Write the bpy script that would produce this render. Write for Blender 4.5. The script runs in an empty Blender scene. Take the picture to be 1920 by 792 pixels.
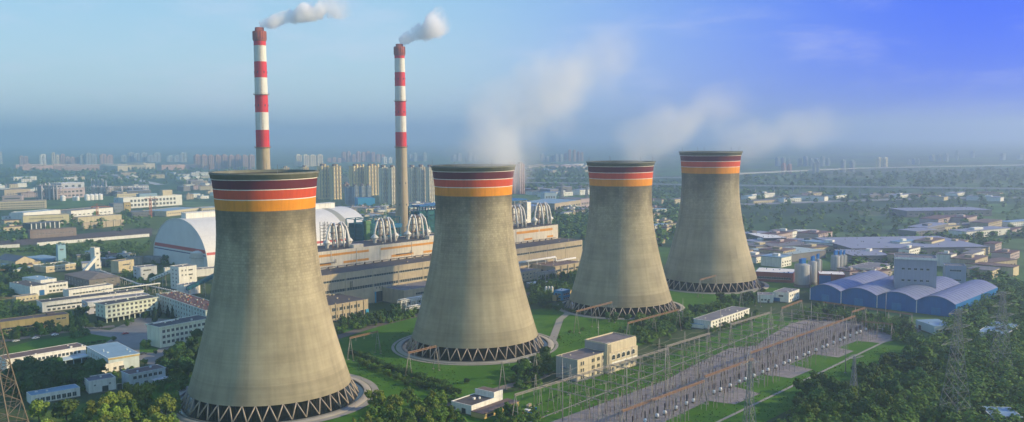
import bpy, bmesh, math, random
from mathutils import Vector, Matrix
R = math.radians
random.seed(11)
scene = bpy.context.scene
col = scene.collection

# ------------------------------------------------------------------ camera
F_PX, CAM_H, PITCH, ROLL = 1715.04, 131.81, 0.08208799, 0.00737443
cd = bpy.data.cameras.new('camera'); cam = bpy.data.objects.new('camera', cd); col.objects.link(cam)
cd.sensor_width = 36.0; cd.lens = F_PX / 1920 * 36.0
cd.clip_start = 1.0; cd.clip_end = 60000.0
cam.matrix_world = Matrix.Translation((0, 0, CAM_H)) @ Matrix.Rotation(math.pi/2 - PITCH, 4, 'X') @ Matrix.Rotation(-ROLL, 4, 'Z')
scene.camera = cam

# ------------------------------------------------------------------ light
SUN_EL, SUN_AZ = R(23), R(95)          # azimuth clockwise from +Y
world = bpy.data.worlds.new('World'); scene.world = world; world.use_nodes = True
wn = world.node_tree; wn.nodes.clear()
def wnode(t, **k):
    n = wn.nodes.new(t)
    for a, b in k.items(): setattr(n, a, b)
    return n
wo = wnode('ShaderNodeOutputWorld'); bg = wnode('ShaderNodeBackground')
sky = wnode('ShaderNodeTexSky', sky_type='NISHITA', sun_disc=False, sun_elevation=SUN_EL, sun_rotation=SUN_AZ)
sky.air_density = 1.0; sky.dust_density = 1.6; sky.ozone_density = 2.2; sky.altitude = 100
bg.inputs['Strength'].default_value = 0.125
tc = wnode('ShaderNodeTexCoord'); sep = wnode('ShaderNodeSeparateXYZ')
wn.links.new(tc.outputs['Generated'], sep.inputs[0])
az = wnode('ShaderNodeMath', operation='ARCTAN2'); wn.links.new(sep.outputs[0], az.inputs[0]); wn.links.new(sep.outputs[1], az.inputs[1])
mr = wnode('ShaderNodeMapRange', interpolation_type='SMOOTHSTEP')
mr.inputs['From Min'].default_value = R(-9); mr.inputs['From Max'].default_value = R(29)
wn.links.new(az.outputs[0], mr.inputs['Value'])
back = wnode('ShaderNodeMapRange', interpolation_type='SMOOTHSTEP')      # the deep blue quarter of the sky ends again further round
back.inputs['From Min'].default_value = R(60); back.inputs['From Max'].default_value = R(100)
back.inputs['To Min'].default_value = 1.0; back.inputs['To Max'].default_value = 0.0
wn.links.new(az.outputs[0], back.inputs['Value'])
mul = wnode('ShaderNodeMath', operation='MULTIPLY'); wn.links.new(mr.outputs[0], mul.inputs[0]); wn.links.new(back.outputs[0], mul.inputs[1])
tint = wnode('ShaderNodeMix', data_type='RGBA', blend_type='MIX')
tint.inputs['A'].default_value = (0.74, 1.12, 1.30, 1); tint.inputs['B'].default_value = (0.02, 0.20, 2.3, 1)
wn.links.new(mul.outputs[0], tint.inputs['Factor'])
m1 = wnode('ShaderNodeMix', data_type='RGBA', blend_type='MULTIPLY'); m1.inputs['Factor'].default_value = 1
wn.links.new(sky.outputs[0], m1.inputs['A']); wn.links.new(tint.outputs['Result'], m1.inputs['B'])
# thin high cloud veil
mp = wnode('ShaderNodeMapping'); mp.inputs['Scale'].default_value = (1.6, 1.6, 6.5)
wn.links.new(tc.outputs['Generated'], mp.inputs[0])
cn = wnode('ShaderNodeTexNoise'); cn.inputs['Scale'].default_value = 3.6; cn.inputs['Detail'].default_value = 7; cn.inputs['Roughness'].default_value = 0.62
wn.links.new(mp.outputs[0], cn.inputs['Vector'])
cr = wnode('ShaderNodeMapRange', interpolation_type='SMOOTHSTEP')
cr.inputs['From Min'].default_value = 0.46; cr.inputs['From Max'].default_value = 0.72; cr.inputs['To Max'].default_value = 0.26
wn.links.new(cn.outputs['Fac'], cr.inputs['Value'])
m2 = wnode('ShaderNodeMix', data_type='RGBA', blend_type='MIX'); m2.inputs['B'].default_value = (5.0, 5.0, 6.0, 1)
wn.links.new(cr.outputs[0], m2.inputs['Factor'])
# milky band of humid air low in the sky, bluer toward the east
def wmix(a, b, f, name='MIX'):
    n = wnode('ShaderNodeMix', data_type='RGBA', blend_type=name)
    for k, v in (('A', a), ('B', b), ('Factor', f)):
        if isinstance(v, (tuple, float)): n.inputs[k].default_value = v
        else: wn.links.new(v, n.inputs[k])
    return n.outputs['Result']
el = wnode('ShaderNodeMapRange', interpolation_type='SMOOTHSTEP'); el.inputs['From Min'].default_value = -.02; el.inputs['From Max'].default_value = .22
wn.links.new(sep.outputs[2], el.inputs['Value'])
low = wmix((4.2, 5.1, 5.3, 1), (.10, .75, 5.6, 1), mul.outputs[0]); high = wmix((1.9, 3.7, 5.2, 1), (.13, .72, 4.5, 1), mul.outputs[0])
band = wmix(low, high, el.outputs[0])
up = wnode('ShaderNodeMapRange', interpolation_type='SMOOTHSTEP'); up.inputs['From Min'].default_value = .25; up.inputs['From Max'].default_value = .7
up.inputs['To Min'].default_value = .8; up.inputs['To Max'].default_value = .15; wn.links.new(sep.outputs[2], up.inputs['Value'])
skyb = wmix(m1.outputs['Result'], band, up.outputs[0])
wn.links.new(skyb, m2.inputs['A'])
wn.links.new(m2.outputs['Result'], bg.inputs['Color']); wn.links.new(bg.outputs[0], wo.inputs['Surface'])

sl = bpy.data.lights.new('sun', 'SUN'); sl.energy = 4.3; sl.angle = R(0.6); sl.color = (1.0, 0.76, 0.41)
so = bpy.data.objects.new('sun', sl); col.objects.link(so)
sd = Vector((math.sin(SUN_AZ)*math.cos(SUN_EL), math.cos(SUN_AZ)*math.cos(SUN_EL), math.sin(SUN_EL)))
so.rotation_euler = sd.to_track_quat('Z', 'Y').to_euler(); so.location = (0, 0, 400)

vs = scene.view_settings
scene.display_settings.display_device = 'sRGB'
vs.view_transform = 'Standard'; vs.look = 'None'; vs.gamma = 1; vs.exposure = 0.44; vs.use_curve_mapping = False
cy = scene.cycles
cy.use_denoising = True; cy.max_bounces = 9; cy.diffuse_bounces = 2; cy.glossy_bounces = 2; cy.transparent_max_bounces = 8
cy.volume_bounces = 8; cy.volume_step_rate = 1.0; cy.volume_max_steps = 256; cy.caustics_reflective = False; cy.caustics_refractive = False

# ------------------------------------------------------------------ survey helpers (points on the ground read off with the surveyed camera)
def G(px, py, z=0.0):
    X0, Y0 = px-960, py-396; c, s = math.cos(ROLL), math.sin(ROLL)
    X = X0*c - Y0*s; Y = X0*s + Y0*c
    c, s = math.cos(PITCH), math.sin(PITCH); u = -Y/F_PX
    t = (z-CAM_H)/(-s + c*u)
    return Vector((X/F_PX*t, (c+s*u)*t, z))
def proj(v):
    x, y, z = v; z -= CAM_H; c, s = math.cos(PITCH), math.sin(PITCH)
    d = y*c-z*s; u = y*s+z*c; X = F_PX*x/d; Y = -F_PX*u/d; c, s = math.cos(ROLL), math.sin(ROLL)
    return 960+X*c+Y*s, 396-X*s+Y*c
def zat(x, y, py):
    lo, hi = 0.0, 400.0
    for _ in range(40):
        m = (lo+hi)/2
        if proj((x, y, m))[1] > py: lo = m
        else: hi = m
    return lo
TA, NA = Vector((.689, .725, 0)), Vector((.725, -.689, 0))
PLANT_ROT = math.atan2(.725, .689)
def W(t, n, z=0.0): return TA*t + NA*n + Vector((0, 0, z))

# ------------------------------------------------------------------ materials
MATS = {}
def mat(name, rgb, rough=0.85, var=0.12, scale=0.15, bump=0.0, streak=0.0, metal=0.0, per_obj=0.0, spec=0.3, brick=None, hue=0.0, coords='Object'):
    if name in MATS: return MATS[name]
    m = bpy.data.materials.new(name); m.use_nodes = True; nt = m.node_tree; b = nt.nodes['Principled BSDF']
    b.inputs['Roughness'].default_value = rough; b.inputs['Metallic'].default_value = metal
    b.inputs['Specular IOR Level'].default_value = spec
    L = nt.links.new
    t = nt.nodes.new('ShaderNodeTexCoord'); src = t.outputs[coords]
    if coords == 'World':
        pass
    n = nt.nodes.new('ShaderNodeTexNoise'); n.inputs['Scale'].default_value = scale; n.inputs['Detail'].default_value = 6; n.inputs['Roughness'].default_value = .65
    L(src, n.inputs['Vector'])
    r = nt.nodes.new('ShaderNodeMapRange'); r.inputs['From Min'].default_value = .3; r.inputs['From Max'].default_value = .7
    r.inputs['To Min'].default_value = 1-var; r.inputs['To Max'].default_value = 1+var
    L(n.outputs['Fac'], r.inputs['Value']); fac = r.outputs[0]
    def mulf(a, bb):
        q = nt.nodes.new('ShaderNodeMath'); q.operation = 'MULTIPLY'; L(a, q.inputs[0]); L(bb, q.inputs[1]); return q.outputs[0]
    if streak:
        mp_ = nt.nodes.new('ShaderNodeMapping'); mp_.inputs['Scale'].default_value = (1, 1, .06); L(src, mp_.inputs[0])
        n2 = nt.nodes.new('ShaderNodeTexNoise'); n2.inputs['Scale'].default_value = .9; n2.inputs['Detail'].default_value = 4; L(mp_.outputs[0], n2.inputs['Vector'])
        r2 = nt.nodes.new('ShaderNodeMapRange'); r2.inputs['From Min'].default_value = .42; r2.inputs['From Max'].default_value = .75
        r2.inputs['To Min'].default_value = 1; r2.inputs['To Max'].default_value = 1-streak; L(n2.outputs['Fac'], r2.inputs['Value']); fac = mulf(fac, r2.outputs[0])
    if per_obj:
        oi = nt.nodes.new('ShaderNodeObjectInfo'); r3 = nt.nodes.new('ShaderNodeMapRange')
        r3.inputs['To Min'].default_value = 1-per_obj; r3.inputs['To Max'].default_value = 1+per_obj
        L(oi.outputs['Random'], r3.inputs['Value']); fac = mulf(fac, r3.outputs[0])
    v = nt.nodes.new('ShaderNodeVectorMath'); v.operation = 'SCALE'; v.inputs[0].default_value = rgb[:3]; L(fac, v.inputs['Scale'])
    out = v.outputs[0]
    if hue:
        h = nt.nodes.new('ShaderNodeHueSaturation'); oi = nt.nodes.new('ShaderNodeObjectInfo'); r4 = nt.nodes.new('ShaderNodeMapRange')
        r4.inputs['To Min'].default_value = .5-hue; r4.inputs['To Max'].default_value = .5+hue; L(oi.outputs['Random'], r4.inputs['Value'])
        L(r4.outputs[0], h.inputs['Hue']); L(out, h.inputs['Color']); out = h.outputs[0]
    L(out, b.inputs['Base Color'])
    if bump:
        bp = nt.nodes.new('ShaderNodeBump'); bp.inputs['Strength'].default_value = bump; bp.inputs['Distance'].default_value = .3
        n3 = nt.nodes.new('ShaderNodeTexNoise'); n3.inputs['Scale'].default_value = scale*8; n3.inputs['Detail'].default_value = 5; L(src, n3.inputs['Vector'])
        L(n3.outputs['Fac'], bp.inputs['Height']); L(bp.outputs[0], b.inputs['Normal'])
    MATS[name] = m; return m

# ------------------------------------------------------------------ mesh builder
class MB:
    def __init__(s): s.v = []; s.f = []; s.m = []; s.smooth = []
    def quad(s, a, b, c, d, mi=0):
        i = len(s.v); s.v += [tuple(a), tuple(b), tuple(c), tuple(d)]; s.f.append((i, i+1, i+2, i+3)); s.m.append(mi); s.smooth.append(False)
    def tri(s, a, b, c, mi=0):
        i = len(s.v); s.v += [tuple(a), tuple(b), tuple(c)]; s.f.append((i, i+1, i+2)); s.m.append(mi); s.smooth.append(False)
    def box(s, x0, y0, z0, x1, y1, z1, mi=0, top=None):
        i = len(s.v)
        s.v += [(x0,y0,z0),(x1,y0,z0),(x1,y1,z0),(x0,y1,z0),(x0,y0,z1),(x1,y0,z1),(x1,y1,z1),(x0,y1,z1)]
        for q, f in enumerate(((0,3,2,1),(4,5,6,7),(0,1,5,4),(1,2,6,5),(2,3,7,6),(3,0,4,7))):
            s.f.append(tuple(i+k for k in f)); s.m.append(top if (q == 1 and top is not None) else mi); s.smooth.append(False)
        return s
    def prism(s, pts, z0, z1, mi=0, top=None):
        i = len(s.v); n = len(pts)
        s.v += [(p[0], p[1], z0) for p in pts] + [(p[0], p[1], z1) for p in pts]
        s.f.append(tuple(range(i+n, i+2*n))); s.m.append(mi if top is None else top); s.smooth.append(False)
        s.f.append(tuple(range(i+n-1, i-1, -1))); s.m.append(mi); s.smooth.append(False)
        for k in range(n):
            j = (k+1) % n; s.f.append((i+k, i+j, i+n+j, i+n+k)); s.m.append(mi); s.smooth.append(False)
        return s
    def beam(s, p, q, w, mi=0, sides=4, w2=None):
        p, q = Vector(p), Vector(q); d = (q-p)
        if d.length < 1e-6: return s
        d.normalize(); a = d.cross(Vector((0,0,1)))
        if a.length < 1e-3: a = d.cross(Vector((1,0,0)))
        a.normalize(); b = d.cross(a); i = len(s.v); w2 = w if w2 is None else w2
        for c, ww in ((p, w), (q, w2)):
            for k in range(sides):
                t = 2*math.pi*(k+.5)/sides; s.v.append(tuple(c + (a*math.cos(t)+b*math.sin(t))*ww*.7071))
        for k in range(sides):
            j = (k+1) % sides; s.f.append((i+k, i+sides+k, i+sides+j, i+j)); s.m.append(mi); s.smooth.append(sides > 5)
        s.f.append(tuple(i+k for k in range(sides))); s.f.append(tuple(i+sides+k for k in reversed(range(sides)))); s.m += [mi, mi]; s.smooth += [False, False]
        return s
    def tube(s, pts, r, n=8, mi=0, cap=True):
        pts = [Vector(p) for p in pts]; i = len(s.v); rr = r if isinstance(r, (list, tuple)) else [r]*len(pts); prev = None
        for k, p in enumerate(pts):
            d = (pts[min(k+1, len(pts)-1)] - pts[max(k-1, 0)]).normalized()
            a = d.cross(Vector((0,0,1))) if prev is None else (prev - d*prev.dot(d))
            if a.length < 1e-3: a = d.cross(Vector((1,0,0)))
            a.normalize(); prev = a; b = d.cross(a)
            for j in range(n):
                t = 2*math.pi*j/n; s.v.append(tuple(p + (a*math.cos(t)+b*math.sin(t))*rr[k]))
        for k in range(len(pts)-1):
            for j in range(n):
                jj = (j+1) % n; s.f.append((i+k*n+j, i+k*n+n+j, i+k*n+n+jj, i+k*n+jj)); s.m.append(mi); s.smooth.append(True)
        if cap:
            s.f.append(tuple(i+j for j in range(n))); s.f.append(tuple(i+(len(pts)-1)*n+j for j in reversed(range(n)))); s.m += [mi, mi]; s.smooth += [False, False]
        return s
    def lathe(s, prof, n=48, mi=0, cx=0, cy=0, close=False, a0=0, a1=None, mis=None):
        """prof: list of (r, z), bottom to top on the outside"""
        i = len(s.v); full = a1 is None; a1 = 2*math.pi if full else a1; m = n if full else n+1
        for r, z in prof:
            for j in range(m):
                t = a0 + (a1-a0)*j/n; s.v.append((cx+r*math.cos(t), cy+r*math.sin(t), z))
        for k in range(len(prof)-1):
            for j in range(n):
                jj = (j+1) % m if full else j+1
                s.f.append((i+k*m+j, i+k*m+jj, i+k*m+m+jj, i+k*m+m+j)); s.m.append(mi if mis is None else mis[k]); s.smooth.append(True)
        return s
    def disc(s, r, z, n=32, mi=0, cx=0, cy=0):
        i = len(s.v); s.v += [(cx+r*math.cos(2*math.pi*j/n), cy+r*math.sin(2*math.pi*j/n), z) for j in range(n)]
        s.f.append(tuple(range(i, i+n))); s.m.append(mi); s.smooth.append(False); return s
    def cyl(s, cx, cy, z0, z1, r0, r1=None, n=12, mi=0):
        r1 = r0 if r1 is None else r1
        s.lathe([(r0, z0), (r1, z1)], n, mi, cx, cy); s.disc(r1, z1, n, mi, cx, cy); return s
    def mesh(s, name, mats):
        me = bpy.data.meshes.new(name); me.from_pydata(s.v, [], s.f)
        for m in (mats if isinstance(mats, (list, tuple)) else [mats]): me.materials.append(m)
        me.polygons.foreach_set('material_index', s.m); me.polygons.foreach_set('use_smooth', s.smooth); me.update(); return me
    def build(s, name, mats, parent=None, loc=None, rotz=0):
        return put(name, s.mesh(name, mats), parent, loc, rotz)
def put(name, me, parent=None, loc=None, rotz=0):
    o = bpy.data.objects.new(name, me); col.objects.link(o)
    if parent: o.parent = parent
    if loc is not None: o.location = loc
    if rotz: o.rotation_euler = (0, 0, rotz)
    return o
def tag(o, label, cat, group=None, kind=None):
    if label: o['label'] = label
    if cat: o['category'] = cat
    if group: o['group'] = group
    if kind: o['kind'] = kind
    return o
def thing(name, label, cat, loc=(0,0,0), rotz=0, group=None):
    o = bpy.data.objects.new(name, None); col.objects.link(o); o.empty_display_size = 2
    o.location = loc; o.rotation_euler = (0, 0, rotz); return tag(o, label, cat, group)
def struct(o): o['kind'] = 'structure'; return o
def copy_tree(o, parent=None):
    c = o.copy(); col.objects.link(c); c.parent = parent
    for ch in [x for x in KIDS(o)]: copy_tree(ch, c)
    return c
def KIDS(o): return list(o.children)

# ------------------------------------------------------------------ common materials
CONC = mat('weathered_concrete', (.33,.30,.235), .9, .18, .12, .3, .25)
DCONC = mat('dark_concrete', (.15,.145,.13), .9, .2, .2)
PAVE = mat('pale_paving', (.30,.28,.24), .9, .15, .1)
ROAD = mat('road_asphalt', (.13,.125,.115), .9, .15, .08)
GRAVEL = mat('gravel', (.25,.225,.215), .95, .28, .35, .2)
WHITE = mat('white_render', (.78,.77,.71), .8, .10, .25, 0, .22)
WHITE2 = mat('greenish_white_render', (.68,.73,.60), .8, .10, .25, 0, .2)
CREAM = mat('cream_render', (.58,.50,.33), .85, .12, .2, 0, .22)
YELLOW = mat('yellow_render', (.58,.43,.17), .85, .12, .2, 0, .25)
BEIGE = mat('beige_wall', (.45,.38,.27), .85, .14, .15, 0, .25)
ROOFD = mat('dark_bitumen_roof', (.085,.08,.08), .9, .25, .2)
ROOFB = mat('brown_roof', (.16,.115,.10), .9, .25, .25)
ROOFG = mat('grey_roof', (.185,.18,.185), .8, .2, .12)
ROOFL = mat('light_blue_sheet_roof', (.22,.34,.42), .5, .12, .15)
ROOFR = mat('reddish_cluttered_roof', (.13,.075,.07), .9, .5, .5)
GLASS = mat('dark_window_glass', (.035,.05,.06), .15, .2, .3, spec=.6)
TRIM = mat('pale_trim', (.62,.60,.54), .8, .08, .3)
STEEL = mat('galvanised_steel', (.36,.35,.33), .5, .15, .8, metal=.3)
RUST = mat('rusty_steel', (.27,.16,.10), .75, .3, .8)
BLUEP = mat('blue_painted_steel', (.02,.13,.33), .5, .2, .3)
TEAL = mat('teal_painted_steel', (.01,.11,.15), .6, .25, .2)
GREENP = mat('green_painted_duct', (.10,.22,.10), .6, .15, .2)
CYAN = mat('bright_blue_sheet', (.03,.28,.50), .5, .12, .2)
WMETAL = mat('white_painted_metal', (.72,.72,.70), .45, .10, .5, 0, .15)
# ================================================================== GROUND
def sheet(name, pts, z, m, world_pts=False):
    mb = MB(); P = [Vector((p[0], p[1], 0)) if world_pts else G(*p) for p in pts]
    a = sum(P[i].x*P[(i+1) % len(P)].y - P[(i+1) % len(P)].x*P[i].y for i in range(len(P)))
    if a < 0: P.reverse()
    mb.v = [(p.x, p.y, z) for p in P]; mb.f = [tuple(range(len(P)))]; mb.m = [0]; mb.smooth = [False]
    return struct(mb.build(name, m))
def tsheet(name, tn, z, m): return sheet(name, [W(*p) for p in tn], z, m, True)
def strip(name, pts, w, z, m, world_pts=False):
    P = [Vector((p[0], p[1], 0)) if world_pts else G(*p) for p in pts]; mb = MB(); L_ = []
    for i, p in enumerate(P):
        d = (P[min(i+1, len(P)-1)]-P[max(i-1, 0)]).normalized(); n = Vector((-d.y, d.x, 0)); L_.append((p+n*w/2, p-n*w/2))
    for (a, b), (c, d) in zip(L_, L_[1:]): mb.quad((a.x,a.y,z), (b.x,b.y,z), (d.x,d.y,z), (c.x,c.y,z))
    return struct(mb.build(name, m))
def ground_mat():
    m = bpy.data.materials.new('open_country'); m.use_nodes = True; nt = m.node_tree; b = nt.nodes['Principled BSDF']; L = nt.links.new
    b.inputs['Roughness'].default_value = .95; b.inputs['Specular IOR Level'].default_value = .1
    t = nt.nodes.new('ShaderNodeTexCoord')
    v = nt.nodes.new('ShaderNodeTexVoronoi'); v.distance = 'CHEBYCHEV'; v.inputs['Scale'].default_value = .0045; v.inputs['Randomness'].default_value = .8
    rt = nt.nodes.new('ShaderNodeMapping'); rt.inputs['Rotation'].default_value = (0, 0, .5); L(t.outputs['Object'], rt.inputs[0]); L(rt.outputs[0], v.inputs['Vector'])
    cr = nt.nodes.new('ShaderNodeValToRGB'); L(v.outputs['Color'], cr.inputs[0]); e = cr.color_ramp.elements; cr.color_ramp.interpolation = 'CONSTANT'
    e[0].color = (.045,.10,.034,1); e[1].position = .8; e[1].color = (.11,.14,.07,1)
    for p_, c_ in ((.2,(.065,.14,.036,1)),(.4,(.034,.078,.032,1)),(.6,(.085,.15,.05,1)),(.7,(.05,.105,.045,1))): q = e.new(p_); q.color = c_
    n = nt.nodes.new('ShaderNodeTexNoise'); n.inputs['Scale'].default_value = .02; n.inputs['Detail'].default_value = 8; L(t.outputs['Object'], n.inputs['Vector'])
    r = nt.nodes.new('ShaderNodeMapRange'); r.inputs['From Min'].default_value = .3; r.inputs['From Max'].default_value = .7; r.inputs['To Min'].default_value = .55; r.inputs['To Max'].default_value = 1.4; L(n.outputs['Fac'], r.inputs['Value'])
    mx = nt.nodes.new('ShaderNodeVectorMath'); mx.operation = 'SCALE'; L(cr.outputs[0], mx.inputs[0]); L(r.outputs[0], mx.inputs['Scale'])
    L(mx.outputs[0], b.inputs['Base Color']); return m
def grass_mat(name, c0, c1, c2):
    m = bpy.data.materials.new(name); m.use_nodes = True; nt = m.node_tree; b = nt.nodes['Principled BSDF']; L = nt.links.new; b.inputs['Roughness'].default_value = .95; b.inputs['Specular IOR Level'].default_value = .08
    t = nt.nodes.new('ShaderNodeTexCoord'); ns_ = []
    for sc, de in ((.035, 5), (.22, 6), (1.6, 3)):
        n = nt.nodes.new('ShaderNodeTexNoise'); n.inputs['Scale'].default_value = sc; n.inputs['Detail'].default_value = de; n.inputs['Roughness'].default_value = .7; L(t.outputs['Object'], n.inputs['Vector']); ns_.append(n)
    def rng(n, a, c, lo=0, hi=1):
        r = nt.nodes.new('ShaderNodeMapRange'); r.interpolation_type = 'SMOOTHSTEP'; r.inputs['From Min'].default_value = a; r.inputs['From Max'].default_value = c; r.inputs['To Min'].default_value = lo; r.inputs['To Max'].default_value = hi; L(n.outputs['Fac'], r.inputs['Value']); return r.outputs[0]
    def mx(f, a, c):
        q = nt.nodes.new('ShaderNodeMix'); q.data_type = 'RGBA'; L(f, q.inputs['Factor'])
        for k, v in (('A', a), ('B', c)):
            if isinstance(v, tuple): q.inputs[k].default_value = (*v, 1)
            else: L(v, q.inputs[k])
        return q.outputs['Result']
    c = mx(rng(ns_[0], .42, .62), c0, c1); c = mx(rng(ns_[1], .56, .72, 0, .75), c, c2)
    v = nt.nodes.new('ShaderNodeVectorMath'); v.operation = 'SCALE'; L(c, v.inputs[0]); L(rng(ns_[2], .3, .7, .72, 1.25), v.inputs['Scale']); L(v.outputs[0], b.inputs['Base Color']); MATS[name] = m; return m
GRASS = grass_mat('mown_grass', (.050,.140,.012), (.075,.175,.018), (.105,.135,.045))
GRASS2 = grass_mat('yellowish_grass', (.08,.14,.025), (.12,.17,.04), (.16,.14,.07))
BARE = mat('bare_earth', (.13,.105,.08), .95, .3, .05)
g = MB(); g.disc(16000, 0, 96); struct(g.build('ground', ground_mat(), loc=(0, 3000, 0)))
# plant site soil under everything near
sheet('site_soil', [(-200,900),(-200,455),(280,440),(1100,470),(1500,540),(1690,640),(1500,900)], .05, grass_mat('site_soil', (.048,.085,.026), (.070,.095,.040), (.13,.115,.075)))
# lawns
tsheet('lawn', [(225,-510),(225,-335),(300,-330),(365,-330),(480,-332),(520,-345),(780,-352),(790,-380),(780,-470),(520,-455),(440,-505),(300,-520)], .10, GRASS)
tsheet('substation_lawn', [(270,-332),(270,-196),(600,-205),(612,-322),(430,-300)], .14, GRASS)
tsheet('substation_gravel', [(270,-271),(406,-273),(440,-279),(494,-286),(512,-277),(540,-284),(586,-292),(640,-290),(640,-218),(600,-216),(570,-222),(566,-236),(540,-237),(538,-226),(516,-226),(514,-240),(482,-240),(480,-225),(455,-225),(452,-241),(420,-240),(417,-223),(392,-223),(388,-236),(346,-233),(270,-232)], .19, GRAVEL)
tsheet('path_outer', [(270,-212.3),(270,-210.7),(600,-222.3),(600,-223.9)], .24, PAVE)
tsheet('path_inner', [(300,-277.6),(300,-278.6),(575,-296.6),(575,-295.6)], .24, PAVE)
tsheet('path_cross', [(424,-300),(425.2,-300),(445,-284),(443.8,-284)], .28, PAVE)
tsheet('service_road', [(270,-325),(270,-331),(372,-331),(372,-325)], .24, mat('worn_road', (.22,.185,.15), .9, .2, .1))
strip('plant_road', [(610,640),(700,612),(790,590),(880,572),(1010,548),(1060,538)], 9, .24, BARE)
strip('plant_road', [(1030,655),(1050,600),(1075,580)], 5, .28, PAVE)
# left campus
sheet('campus_yard', [(205,620),(260,596),(345,600),(300,640),(345,672),(300,694),(262,676),(225,655),(190,640),(150,612)], .12, mat('campus_paving', (.24,.225,.20), .9, .15, .1))
strip('campus_road', [(-30,645),(60,632),(150,618),(215,612)], 8, .16, mat('road_dust', (.19,.17,.145), .9, .15, .1))
sheet('campus_lawn', [(15,652),(60,640),(165,626),(212,634),(200,642),(130,652),(20,668)], .20, GRASS)
sheet('campus_lawn', [(262,645),(290,640),(300,652),(290,662),(262,662)], .20, GRASS)
sheet('campus_lawn', [(60,792),(70,775),(215,745),(330,735),(300,800)], .20, GRASS2)
sheet('campus_lawn', [(250,742),(330,715),(345,730),(300,755)], .24, GRASS)
strip('campus_road', [(290,700),(330,676),(372,662)], 6, .24, PAVE)
# farther ground: railway belt, big lawn, streets
sheet('railway_bed', [(-40,466),(-40,456),(60,447),(170,437),(285,428),(285,443),(120,455)], .12, mat('railway_ballast', (.10,.075,.07), .95, .35, .1))
for k in range(3):
    strip('railway_track', [(-40,463-k*3),(140,449-k*3),(285,437-k*3)], 1.6, .3+.02*k, mat('rail_steel', (.16,.12,.11), .6, .2))
sheet('green_field', [(156,424),(150,402),(225,396),(262,412),(380,396),(380,420),(300,430)], .10, mat('turf', (.075,.12,.025), .95, .2, .03, spec=.1))
sheet('roadside_verge', [(-40,478),(-40,470),(280,446),(280,462),(60,492)], .10, GRASS2)
strip('far_lane', [(1390,384),(1560,378),(1760,372),(1960,371)], 40, .4, mat('far_lane', (.25,.26,.25), .9, .1))
for pts, c in (([(0,340),(380,330),(380,345),(0,372)], (.03,.085,.035)), ([(0,322),(200,318),(380,322),(380,332),(0,334)], (.025,.07,.035)),
               ([(1395,410),(1600,400),(1700,420),(1520,440),(1400,440)], (.04,.09,.03)), ([(1030,395),(1105,392),(1100,445),(1040,440)], (.05,.115,.025)),
               ([(1400,384),(1560,380),(1640,390),(1560,402),(1400,408)], (.028,.065,.026)), ([(1230,385),(1275,382),(1268,425),(1235,430)], (.05,.10,.03))):
    sheet('field', pts, .06, mat('field_%d' % (c[1]*1000), c, .95, .35, .01, spec=.1))

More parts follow.
